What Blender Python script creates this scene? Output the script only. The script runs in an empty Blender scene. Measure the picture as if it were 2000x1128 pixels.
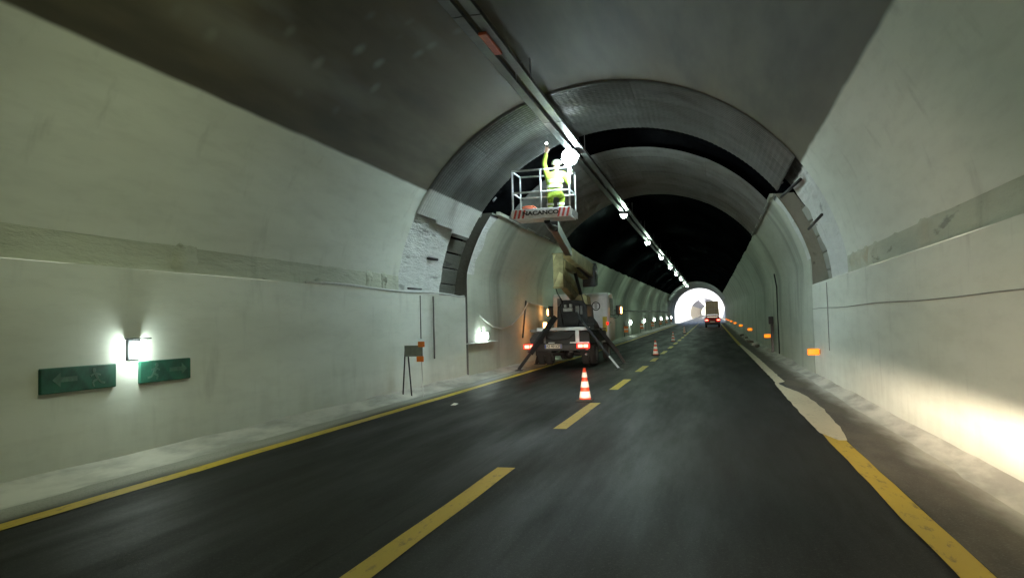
import bpy, bmesh, math, random
from mathutils import Matrix, Vector, noise
R = math.radians
PI = math.pi
rnd = random.Random(7)
scn = bpy.context.scene
COL = scn.collection

# ------------------------------------------------------------------ camera
cd = bpy.data.cameras.new('camera')
cam = bpy.data.objects.new('camera', cd)
COL.objects.link(cam)
cd.sensor_width = 36.0
cd.lens = 36.0 * 1450.0 / 2000.0
cd.clip_start = 0.05
cd.clip_end = 6000
cam.matrix_world = Matrix.Translation((0, 0, 1.5)) @ (
    Matrix.Rotation(R(14.979), 4, 'Z') @ Matrix.Rotation(PI / 2 + R(2.653), 4, 'X') @ Matrix.Rotation(R(-1.5), 4, 'Z'))
scn.camera = cam

# ------------------------------------------------------------------ sky, sun, exposure
w = bpy.data.worlds.new('World')
scn.world = w
w.use_nodes = True
nt = w.node_tree
bg = nt.nodes['Background']
sky = nt.nodes.new('ShaderNodeTexSky')
sky.sky_type = 'NISHITA'
sky.sun_disc = False
sky.sun_elevation = R(60)
sky.sun_rotation = R(150)
nt.links.new(sky.outputs['Color'], bg.inputs['Color'])
bg.inputs['Strength'].default_value = 0.12
sl = bpy.data.lights.new('sun', 'SUN')
sl.energy = 4.0
sl.angle = R(0.5)
sl.color = (1.0, 0.95, 0.88)
sun = bpy.data.objects.new('sun', sl)
COL.objects.link(sun)
_sd = Vector((math.sin(R(150)) * math.cos(R(60)), math.cos(R(150)) * math.cos(R(60)), math.sin(R(60))))
sun.rotation_euler = (-_sd).to_track_quat('-Z', 'Y').to_euler()
sun.location = (60, 260, 80)

vs = scn.view_settings
vs.view_transform = 'Standard'
vs.look = 'None'
vs.exposure = 2.0
vs.gamma = 1.0
vs.use_curve_mapping = False
cy = scn.cycles
cy.use_denoising = True
cy.max_bounces = 4
cy.diffuse_bounces = 3
cy.glossy_bounces = 2
cy.use_adaptive_sampling = True
cy.adaptive_threshold = 0.02
cy.sample_clamp_indirect = 6.0
cy.caustics_reflective = False
cy.caustics_refractive = False


# the low beams of the car the picture is taken from
def headlight(x):
    l = bpy.data.lights.new('headlight_beam', 'SPOT')
    l.energy = HEAD_POWER
    l.color = (1.0, 0.80, 0.60)
    l.spot_size = R(68)
    l.spot_blend = 1.0
    l.shadow_soft_size = 0.06
    l.use_nodes = True
    t = l.node_tree
    em = t.nodes['Emission']
    g = t.nodes.new('ShaderNodeNewGeometry')
    s = t.nodes.new('ShaderNodeSeparateXYZ')
    t.links.new(g.outputs['Incoming'], s.inputs[0])
    mr = t.nodes.new('ShaderNodeMapRange')          # low-beam cut-off in elevation
    mr.interpolation_type = 'SMOOTHSTEP'
    mr.inputs['From Min'].default_value = -0.035
    mr.inputs['From Max'].default_value = 0.03
    mr.inputs['To Min'].default_value = 1.0
    mr.inputs['To Max'].default_value = 0.09
    t.links.new(s.outputs['Z'], mr.inputs['Value'])
    nr = t.nodes.new('ShaderNodeMapRange')          # little light straight down in front of the bumper
    nr.interpolation_type = 'SMOOTHSTEP'
    nr.inputs['From Min'].default_value = -0.14
    nr.inputs['From Max'].default_value = -0.03
    nr.inputs['To Min'].default_value = 0.04
    nr.inputs['To Max'].default_value = 1.0
    t.links.new(s.outputs['Z'], nr.inputs['Value'])
    mu = t.nodes.new('ShaderNodeMath')
    mu.operation = 'MULTIPLY'
    t.links.new(mr.outputs['Result'], mu.inputs[0])
    t.links.new(nr.outputs['Result'], mu.inputs[1])
    t.links.new(mu.outputs[0], em.inputs['Strength'])
    o = bpy.data.objects.new('headlight_beam', l)
    COL.objects.link(o)
    o.location = (x, 1.75, 0.62)
    o.rotation_euler = (R(90 - 2.0), 0, R(-5))
    return o


HEAD_POWER = 2400.0
headlight(-0.75)
headlight(0.55)


# ------------------------------------------------------------------ materials
def newmat(name):
    m = bpy.data.materials.new(name)
    m.use_nodes = True
    return m, m.node_tree, m.node_tree.nodes['Principled BSDF']


def N(t, typ, **kw):
    n = t.nodes.new(typ)
    for k, v in kw.items():
        if k in n.inputs:
            n.inputs[k].default_value = v
        else:
            setattr(n, k, v)
    return n


def mixc(t, fac, a, b, mode='MIX'):
    n = t.nodes.new('ShaderNodeMix')
    n.data_type = 'RGBA'
    n.blend_type = mode
    for sock, v in ((n.inputs[0], fac), (n.inputs[6], a), (n.inputs[7], b)):
        if hasattr(v, 'is_linked') or hasattr(v, 'links'):
            t.links.new(v, sock)
        elif isinstance(v, (int, float)):
            sock.default_value = v
        else:
            sock.default_value = (*v, 1) if len(v) == 3 else v
    return n.outputs[2]


def posnode(t, stretch=(1, 1, 1)):
    g = t.nodes.new('ShaderNodeNewGeometry')
    mp = t.nodes.new('ShaderNodeMapping')
    mp.inputs['Scale'].default_value = stretch
    t.links.new(g.outputs['Position'], mp.inputs['Vector'])
    return g.outputs['Position'], mp.outputs['Vector']


def noisefac(t, vec, scale, lo, hi, detail=4, rough=0.55):
    n = N(t, 'ShaderNodeTexNoise', Scale=scale, Detail=detail, Roughness=rough)
    t.links.new(vec, n.inputs['Vector'])
    r = t.nodes.new('ShaderNodeMapRange')
    r.interpolation_type = 'SMOOTHSTEP'
    r.inputs['From Min'].default_value = lo
    r.inputs['From Max'].default_value = hi
    t.links.new(n.outputs['Fac'], r.inputs['Value'])
    return r.outputs['Result'], n.outputs['Fac']


def mathn(t, op, a, b=None, c=None):
    n = t.nodes.new('ShaderNodeMath')
    n.operation = op
    for i, v in enumerate((a, b, c)):
        if v is None:
            continue
        if isinstance(v, (int, float)):
            n.inputs[i].default_value = v
        else:
            t.links.new(v, n.inputs[i])
    return n.outputs[0]


def ramp(t, v, a, b, lo=0.0, hi=1.0):
    r = t.nodes.new('ShaderNodeMapRange')
    r.interpolation_type = 'SMOOTHSTEP'
    r.inputs['From Min'].default_value = a
    r.inputs['From Max'].default_value = b
    r.inputs['To Min'].default_value = lo
    r.inputs['To Max'].default_value = hi
    t.links.new(v, r.inputs['Value'])
    return r.outputs['Result']


def bump(t, bsdf, h, strength, dist=0.02):
    b = N(t, 'ShaderNodeBump', Strength=strength, Distance=dist)
    t.links.new(h, b.inputs['Height'])
    t.links.new(b.outputs['Normal'], bsdf.inputs['Normal'])


def plain(name, col, rough=0.6, metal=0.0, var=0.25, scale=6.0, bmp=0.0, coat=0.0, stretch=(1, 1, 1)):
    m, t, b = newmat(name)
    tc = t.nodes.new('ShaderNodeTexCoord')
    mp = t.nodes.new('ShaderNodeMapping')
    mp.inputs['Scale'].default_value = stretch
    t.links.new(tc.outputs['Object'], mp.inputs['Vector'])
    f, h = noisefac(t, mp.outputs['Vector'], scale, 0.35, 0.7, 5, 0.6)
    c = mixc(t, f, col, tuple(x * (1 - var) for x in col))
    t.links.new(c, b.inputs['Base Color'])
    b.inputs['Roughness'].default_value = rough
    b.inputs['Metallic'].default_value = metal
    b.inputs['Coat Weight'].default_value = coat
    if bmp:
        bump(t, b, h, bmp)
    return m


def glow(name, col, strength):
    m, t, b = newmat(name)
    b.inputs['Base Color'].default_value = (*[min(1, x * 0.8) for x in col], 1)
    b.inputs['Emission Color'].default_value = (*col, 1)
    b.inputs['Emission Strength'].default_value = strength
    return m


M = {}


def wall_material(name, paint_z, white, grime, dark, spots=False, rough_plaster=0.0, lo_dirt=0.35, bands=0.0):
    """White-washed concrete up to paint_z, sooty bare concrete above it."""
    m, t, b = newmat(name)
    pos, lng = posnode(t, (1, 0.22, 1))
    _, dn = posnode(t, (1, 1, 0.25))
    sep = t.nodes.new('ShaderNodeSeparateXYZ')
    t.links.new(pos, sep.inputs[0])
    f1, h1 = noisefac(t, lng, 0.9, 0.36, 0.72, 3)
    c = mixc(t, mathn(t, 'MULTIPLY', f1, 0.40), white, grime)
    f2, h2 = noisefac(t, dn, 2.6, 0.56, 0.80, 4, 0.6)     # run-down stains
    c = mixc(t, mathn(t, 'MULTIPLY', f2, 0.28), c, tuple(x * 0.45 for x in grime))
    f2b, h2b = noisefac(t, lng, 7.0, 0.40, 0.75, 3, 0.65)
    c = mixc(t, mathn(t, 'MULTIPLY', f2b, 0.12), c, tuple(x * 0.5 for x in grime))
    if bands:                                             # leaching at the pour joints
        _, yv = posnode(t, (0.06, 0.55, 0.10))
        bf, _ = noisefac(t, yv, 1.0, 0.50, 0.68, 3, 0.6)
        c = mixc(t, mathn(t, 'MULTIPLY', bf, bands), c, tuple(x * 0.36 for x in grime))
    if lo_dirt:                                           # road spray near the ground
        lf = ramp(t, mathn(t, 'ADD', sep.outputs['Z'], mathn(t, 'MULTIPLY', h2, 0.9)), 0.35, 1.25, lo_dirt, 0.0)
        c = mixc(t, lf, c, tuple(x * 0.5 for x in grime))
    fd, hd = noisefac(t, lng, 1.7, 0.30, 0.75, 3, 0.6)
    dk = mixc(t, fd, dark, tuple(x * 0.5 for x in dark))
    fb, _ = noisefac(t, lng, 0.45, 0.45, 0.65, 3)
    dk = mixc(t, mathn(t, 'MULTIPLY', fb, 0.5), dk, (dark[0] * 1.2, dark[1] * 0.95, dark[2] * 0.75))
    if spots:                                             # lime blooms on the soot
        v = N(t, 'ShaderNodeTexVoronoi', Scale=1.9)
        v.inputs['Randomness'].default_value = 1.0
        t.links.new(pos, v.inputs['Vector'])
        sp = ramp(t, mathn(t, 'ADD', v.outputs['Distance'], mathn(t, 'MULTIPLY', hd, 0.25)), 0.14, 0.42, 1.0, 0.0)
        near = mathn(t, 'MULTIPLY', ramp(t, sep.outputs['Y'], 5.5, 8.0), ramp(t, sep.outputs['Y'], 10.0, 12.0, 1.0, 0.0))
        near = mathn(t, 'MULTIPLY', near, ramp(t, sep.outputs['X'], -4.2, -3.2, 1.0, 0.0))
        near = mathn(t, 'MULTIPLY', near, ramp(t, sep.outputs['Z'], 4.7, 5.1))
        dk = mixc(t, mathn(t, 'MULTIPLY', mathn(t, 'MULTIPLY', sp, near), 0.33), dk, (0.42, 0.45, 0.42))
        fw, _ = noisefac(t, lng, 0.8, 0.48, 0.70, 4)
        dk = mixc(t, mathn(t, 'MULTIPLY', mathn(t, 'MULTIPLY', fw, near), 0.35), dk, (0.30, 0.31, 0.30))
    zz = mathn(t, 'ADD', sep.outputs['Z'], mathn(t, 'MULTIPLY', hd, 0.08))
    pf = ramp(t, zz, paint_z + 0.015, paint_z + 0.075)
    c = mixc(t, pf, c, dk)
    t.links.new(c, b.inputs['Base Color'])
    b.inputs['Roughness'].default_value = 0.72
    hh = h1
    if rough_plaster:
        n2 = N(t, 'ShaderNodeTexNoise', Scale=9.0, Detail=5.0, Roughness=0.7)
        t.links.new(lng, n2.inputs['Vector'])
        hh = mathn(t, 'ADD', hh, mathn(t, 'MULTIPLY', n2.outputs['Fac'], 1.4))
        pits, _ = noisefac(t, lng, 4.2, 0.62, 0.70, 4)
        c2 = mixc(t, mathn(t, 'MULTIPLY', pits, 0.55), c, tuple(x * 0.3 for x in grime))
        t.links.new(c2, b.inputs['Base Color'])
        bump(t, b, hh, rough_plaster, 0.05)
    else:
        bump(t, b, h2b, 0.12, 0.02)
    return m


WHITE = (0.71, 0.74, 0.67)
GRIME = (0.44, 0.46, 0.38)
SOOT = (0.098, 0.084, 0.050)
M['near_vault'] = wall_material('near_vault_concrete', 4.41, WHITE, GRIME, SOOT, spots=True, lo_dirt=0)
M['near_wall'] = wall_material('whitewashed_wall', 20, WHITE, GRIME, SOOT)
M['plaster'] = wall_material('rough_plaster', 4.45, (0.66, 0.68, 0.66), (0.34, 0.35, 0.33), (0.03, 0.032, 0.035), rough_plaster=0.9, lo_dirt=0)
M['far_wall'] = wall_material('far_wall_concrete', 20, (0.52, 0.55, 0.47), (0.32, 0.35, 0.27), SOOT, bands=0.5, lo_dirt=0.25)
M['ledge'] = wall_material('dirty_ledge', 20, (0.50, 0.53, 0.43), (0.17, 0.18, 0.13), SOOT, rough_plaster=0.6, lo_dirt=0)


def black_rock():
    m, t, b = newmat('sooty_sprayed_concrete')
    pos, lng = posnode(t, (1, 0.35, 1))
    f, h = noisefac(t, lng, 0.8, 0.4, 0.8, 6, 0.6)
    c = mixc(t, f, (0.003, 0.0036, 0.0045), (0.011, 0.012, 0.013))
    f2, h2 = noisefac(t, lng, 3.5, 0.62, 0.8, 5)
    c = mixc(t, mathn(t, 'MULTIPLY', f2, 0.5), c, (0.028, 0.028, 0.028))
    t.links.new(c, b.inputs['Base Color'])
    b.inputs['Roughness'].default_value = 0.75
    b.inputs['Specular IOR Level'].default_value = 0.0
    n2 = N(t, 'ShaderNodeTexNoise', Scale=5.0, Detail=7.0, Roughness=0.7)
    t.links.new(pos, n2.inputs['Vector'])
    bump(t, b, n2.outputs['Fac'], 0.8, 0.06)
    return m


M['rock'] = black_rock()
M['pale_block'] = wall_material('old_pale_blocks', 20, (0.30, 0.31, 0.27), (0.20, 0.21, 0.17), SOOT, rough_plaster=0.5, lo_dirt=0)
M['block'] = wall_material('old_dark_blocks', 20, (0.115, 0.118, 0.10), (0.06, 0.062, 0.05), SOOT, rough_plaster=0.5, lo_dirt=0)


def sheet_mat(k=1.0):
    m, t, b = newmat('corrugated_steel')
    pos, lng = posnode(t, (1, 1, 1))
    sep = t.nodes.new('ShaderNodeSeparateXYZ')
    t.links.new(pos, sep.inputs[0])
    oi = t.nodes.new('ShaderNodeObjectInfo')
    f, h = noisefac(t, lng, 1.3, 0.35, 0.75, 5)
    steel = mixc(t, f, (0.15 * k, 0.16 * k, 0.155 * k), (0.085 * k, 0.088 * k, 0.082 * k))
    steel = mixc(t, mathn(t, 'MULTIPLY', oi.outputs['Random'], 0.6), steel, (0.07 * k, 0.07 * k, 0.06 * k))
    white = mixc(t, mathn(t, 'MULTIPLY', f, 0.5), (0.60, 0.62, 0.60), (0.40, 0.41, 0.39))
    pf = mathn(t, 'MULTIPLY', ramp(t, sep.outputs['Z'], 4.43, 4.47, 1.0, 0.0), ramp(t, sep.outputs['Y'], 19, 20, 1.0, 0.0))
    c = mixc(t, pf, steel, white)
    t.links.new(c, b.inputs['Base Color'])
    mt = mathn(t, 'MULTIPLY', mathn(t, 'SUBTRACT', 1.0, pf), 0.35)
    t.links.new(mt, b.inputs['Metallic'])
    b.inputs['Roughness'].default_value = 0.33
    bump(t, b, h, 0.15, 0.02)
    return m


M['sheet'] = sheet_mat(1.1)
M['lit_sheet'] = sheet_mat(1.7)  # second ring: light falling there put in as paler steel
M['portal_sheet'] = plain('pale_daylit_portal_sheet', (0.72, 0.72, 0.75), 0.6, 0.0, 0.35, 1.5)  # pale sheet, lightened further for daylight spilling in at the mouth


def asphalt():
    m, t, b = newmat('asphalt')
    pos, lng = posnode(t, (1, 0.12, 1))
    sep = t.nodes.new('ShaderNodeSeparateXYZ')
    t.links.new(pos, sep.inputs[0])
    f, h = noisefac(t, lng, 1.6, 0.35, 0.72, 6, 0.6)
    c = mixc(t, f, (0.0115, 0.0125, 0.011), (0.0150, 0.0162, 0.014))
    # wheel tracks polished darker, dust towards the edges
    for xc in (-4.65, -2.95, -1.05, 0.65):
        d = mathn(t, 'ABSOLUTE', mathn(t, 'SUBTRACT', sep.outputs['X'], xc + 0.0))
        wf = ramp(t, d, 0.05, 0.45, 0.4, 0.0)
        c = mixc(t, wf, c, (0.011, 0.012, 0.011))
    f3, _ = noisefac(t, lng, 5.0, 0.55, 0.75, 6, 0.7)
    c = mixc(t, mathn(t, 'MULTIPLY', f3, 0.22), c, (0.05, 0.05, 0.044))
    dl = ramp(t, mathn(t, 'ADD', sep.outputs['X'], mathn(t, 'MULTIPLY', h, 0.5)), -5.62, -5.25, 0.75, 0.0)
    c = mixc(t, dl, c, (0.40, 0.40, 0.35))
    g = N(t, 'ShaderNodeTexNoise', Scale=120.0, Detail=3.0)
    t.links.new(pos, g.inputs['Vector'])
    c = mixc(t, mathn(t, 'MULTIPLY', ramp(t, g.outputs['Fac'], 0.5, 0.75), 0.35), c, (0.075, 0.075, 0.07))
    sp = N(t, 'ShaderNodeTexNoise', Scale=38.0, Detail=4.0, Roughness=0.7)
    t.links.new(pos, sp.inputs['Vector'])
    c = mixc(t, mathn(t, 'MULTIPLY', ramp(t, sp.outputs['Fac'], 0.54, 0.66), 0.6), c, (0.05, 0.05, 0.045))
    seam = ramp(t, mathn(t, 'ABSOLUTE', mathn(t, 'ADD', mathn(t, 'SUBTRACT', sep.outputs['X'], -2.42), mathn(t, 'MULTIPLY', h, 0.12))), 0.004, 0.016, 0.8, 0.0)
    c = mixc(t, seam, c, (0.004, 0.004, 0.004))
    t.links.new(c, b.inputs['Base Color'])
    b.inputs['Specular IOR Level'].default_value = 0.12
    rr = ramp(t, h, 0.3, 0.8, 0.5, 0.8)
    t.links.new(rr, b.inputs['Roughness'])
    bump(t, b, g.outputs['Fac'], 0.35, 0.006)
    return m


M['asphalt'] = asphalt()


def paint(name, col, wear=0.5):
    m, t, b = newmat(name)
    pos, lng = posnode(t, (1, 0.3, 1))
    f, h = noisefac(t, lng, 14.0, 0.54, 0.66, 6, 0.75)
    c = mixc(t, mathn(t, 'MULTIPLY', f, wear * 1.3), col, (0.045, 0.043, 0.03))
    f2, _ = noisefac(t, lng, 1.3, 0.35, 0.75, 4)
    c = mixc(t, mathn(t, 'MULTIPLY', f2, 0.35), c, tuple(x * 0.55 for x in col))
    t.links.new(c, b.inputs['Base Color'])
    b.inputs['Roughness'].default_value = 0.6
    bump(t, b, h, 0.2, 0.004)
    return m


M['yellow'] = paint('worn_yellow_road_paint', (0.52, 0.36, 0.015))
M['cream'] = paint('dusty_pale_patch', (0.62, 0.54, 0.38), 0.25)
M['dust'] = plain('pale_dust', (0.56, 0.55, 0.49), 0.95, 0, 0.45, 2.2, 0.5, stretch=(1, 0.35, 1))
def shoulder_mat():
    m, t, b = newmat('dusty_shoulder')
    pos, lng = posnode(t, (1, 0.3, 1))
    sep = t.nodes.new('ShaderNodeSeparateXYZ')
    t.links.new(pos, sep.inputs[0])
    f, h = noisefac(t, lng, 2.2, 0.35, 0.72, 4, 0.6)
    c = mixc(t, f, (0.095, 0.080, 0.056), (0.05, 0.043, 0.031))
    d = ramp(t, mathn(t, 'ADD', sep.outputs['X'], mathn(t, 'MULTIPLY', h, 0.6)), 2.12, 2.55, 0.0, 0.9)
    c = mixc(t, d, c, (0.50, 0.48, 0.42))
    g = N(t, 'ShaderNodeTexNoise', Scale=60.0, Detail=3.0)
    t.links.new(pos, g.inputs['Vector'])
    c = mixc(t, mathn(t, 'MULTIPLY', ramp(t, g.outputs['Fac'], 0.52, 0.72), 0.3), c, (0.2, 0.19, 0.16))
    t.links.new(c, b.inputs['Base Color'])
    b.inputs['Roughness'].default_value = 0.9
    bump(t, b, g.outputs['Fac'], 0.4, 0.01)
    return m


M['shoulder'] = shoulder_mat()
M['rubble'] = plain('dusty_shoulder', (0.10, 0.09, 0.07), 0.9, 0, 0.4, 2.0, 0.4, stretch=(1, 0.25, 1))
M['terrain'] = plain('dry_ground', (0.28, 0.26, 0.20), 0.95, 0, 0.4, 0.2, 0.3)
M['hill'] = plain('hill_scrub', (0.10, 0.12, 0.06), 0.95, 0, 0.5, 0.3, 0.4)
M['pale_concrete'] = plain('pale_concrete', (0.72, 0.71, 0.68), 0.85, 0, 0.15, 0.6, 0.2)
M['cream_wall'] = plain('cream_wall', (0.55, 0.50, 0.40), 0.85, 0, 0.2, 0.7)
M['blue_vault'] = plain('grey_blue_vault', (0.24, 0.25, 0.30), 0.85, 0, 0.2, 0.7)
M['black'] = plain('black_paint', (0.009, 0.009, 0.010), 0.5, 0, 0.4, 4, 0.1)
M['dark_steel'] = plain('dark_steel', (0.028, 0.031, 0.034), 0.45, 0.5, 0.4, 5, 0.15)
M['rubber'] = plain('tyre_rubber', (0.018, 0.018, 0.018), 0.85, 0, 0.3, 12, 0.3)
M['galv'] = plain('galvanised_steel', (0.50, 0.52, 0.53), 0.4, 0.7, 0.35, 8, 0.1)
M['white_paint'] = plain('white_truck_paint', (0.82, 0.83, 0.82), 0.35, 0, 0.22, 2.5, 0.05, 0.3)
M['basket_paint'] = plain('basket_white_paint', (0.66, 0.68, 0.68), 0.4, 0, 0.3, 6, 0.05)
M['olive'] = plain('cream_boom_paint', (0.62, 0.58, 0.30), 0.45, 0, 0.4, 2.5, 0.08, 0.2)
M['olive_dark'] = plain('shabby_boom_paint', (0.40, 0.37, 0.18), 0.5, 0, 0.5, 3, 0.1)
M['grey_metal'] = plain('grey_painted_steel', (0.22, 0.23, 0.23), 0.5, 0.2, 0.4, 5, 0.1)
M['glass'] = plain('dark_window_glass', (0.012, 0.015, 0.017), 0.06, 0, 0.2, 2, 0, 0.6)
M['hivis'] = plain('hi_vis_yellow_cloth', (0.34, 0.48, 0.05), 0.8, 0, 0.3, 9, 0.3)
M['reflex'] = plain('reflective_tape', (0.80, 0.82, 0.80), 0.35, 0.1, 0.1, 9)
M['navy'] = plain('dark_blue_cloth', (0.03, 0.04, 0.07), 0.85, 0, 0.3, 9, 0.3)
M['skin'] = plain('skin', (0.48, 0.30, 0.22), 0.55, 0, 0.1, 8)
M['helmet'] = plain('pale_helmet', (0.42, 0.43, 0.38), 0.3, 0, 0.1, 4)
M['boot'] = plain('boot_leather', (0.03, 0.025, 0.02), 0.7, 0, 0.3, 9)
M['red_stripe'] = plain('red_stripe_paint', (0.52, 0.06, 0.045), 0.5, 0, 0.3, 7)
M['cone_red'] = plain('cone_orange_red', (0.72, 0.075, 0.03), 0.55, 0, 0.25, 7)
M['cone_white'] = plain('cone_white_band', (0.85, 0.84, 0.80), 0.4, 0, 0.12, 7)
M['orange'] = plain('orange_reflector', (0.85, 0.22, 0.02), 0.4, 0, 0.15, 9)
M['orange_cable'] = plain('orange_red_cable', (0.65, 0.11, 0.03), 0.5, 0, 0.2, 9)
M['green_sign'] = plain('green_sign_enamel', (0.02, 0.13, 0.082), 0.6, 0, 0.5, 5)
M['sign_mark'] = plain('grimy_sign_marks', (0.09, 0.20, 0.145), 0.6, 0, 0.4, 7)
M['sign_white'] = plain('sign_white_enamel', (0.66, 0.70, 0.66), 0.45, 0, 0.2, 5)
M['plate_white'] = plain('plate_white', (0.72, 0.66, 0.56), 0.45, 0, 0.1, 9)
M['plate_blue'] = plain('plate_blue', (0.03, 0.06, 0.30), 0.45)
M['ink'] = plain('black_lettering', (0.012, 0.012, 0.014), 0.5, 0, 0.2, 9)
M['yellow_panel'] = plain('yellow_panel', (0.62, 0.52, 0.05), 0.5)
M['panel_grey'] = plain('grey_green_panel', (0.20, 0.22, 0.19), 0.6, 0, 0.3, 5)
M['tray'] = plain('dull_tray_steel', (0.10, 0.105, 0.10), 0.45, 0.5, 0.4, 3, 0.05)
M['conduit_grey'] = plain('dull_conduit', (0.20, 0.21, 0.19), 0.7, 0, 0.3, 3)
M['faint'] = plain('dusty_grey_cable_and_shade', (0.32, 0.33, 0.29), 0.7, 0, 0.3, 3)
M['pipe_white'] = plain('pale_plastic_pipe', (0.55, 0.57, 0.55), 0.5, 0, 0.2, 5)
M['car_red'] = plain('red_car_paint', (0.30, 0.012, 0.015), 0.3, 0, 0.1, 3, 0, 0.8)
M['tarp'] = plain('olive_brown_tarpaulin', (0.03, 0.026, 0.013), 0.9, 0, 0.35, 1.2, 0.2)
M['tarp'].node_tree.nodes['Principled BSDF'].inputs['Specular IOR Level'].default_value = 0.05
M['lamp_led'] = glow('tunnel_lamp_glow', (0.70, 1.0, 0.76), 90.0)
M['lamp_near'] = glow('near_tunnel_lamp_glow', (0.90, 1.0, 0.62), 100.0)
M['lamp_cool'] = glow('cool_tunnel_lamp_glow', (0.78, 0.98, 0.98), 230.0)
M['lamp_work'] = glow('work_lamp_glow', (0.76, 0.97, 1.0), 100.0)
M['lamp_cap'] = glow('work_lamp_cap_glow', (0.84, 0.97, 1.0), 4.0)
M['lamp_wall'] = glow('wall_lamp_glow', (0.86, 1.0, 0.92), 15.0)
M['lamp_head'] = glow('head_torch_glow', (0.95, 0.98, 1.0), 12.0)
M['tail_red'] = glow('tail_lamp_red', (1.0, 0.02, 0.01), 0.5)
M['tail_hot'] = glow('tail_lamp_hot', (1.0, 0.16, 0.10), 2.2)
M['amber'] = glow('amber_lamp_glow', (1.0, 0.42, 0.12), 7.0)
M['amber_strong'] = glow('amber_side_lamp_glow', (1.0, 0.36, 0.10), 10.0)
M['marker'] = glow('amber_reflector_glow', (1.0, 0.20, 0.005), 0.42)  # for reflectors, not lamps: returned headlight put in as emission
M['lamp_second'] = glow('second_tunnel_lamp_glow', (1.0, 0.98, 0.94), 14.0)


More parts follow.
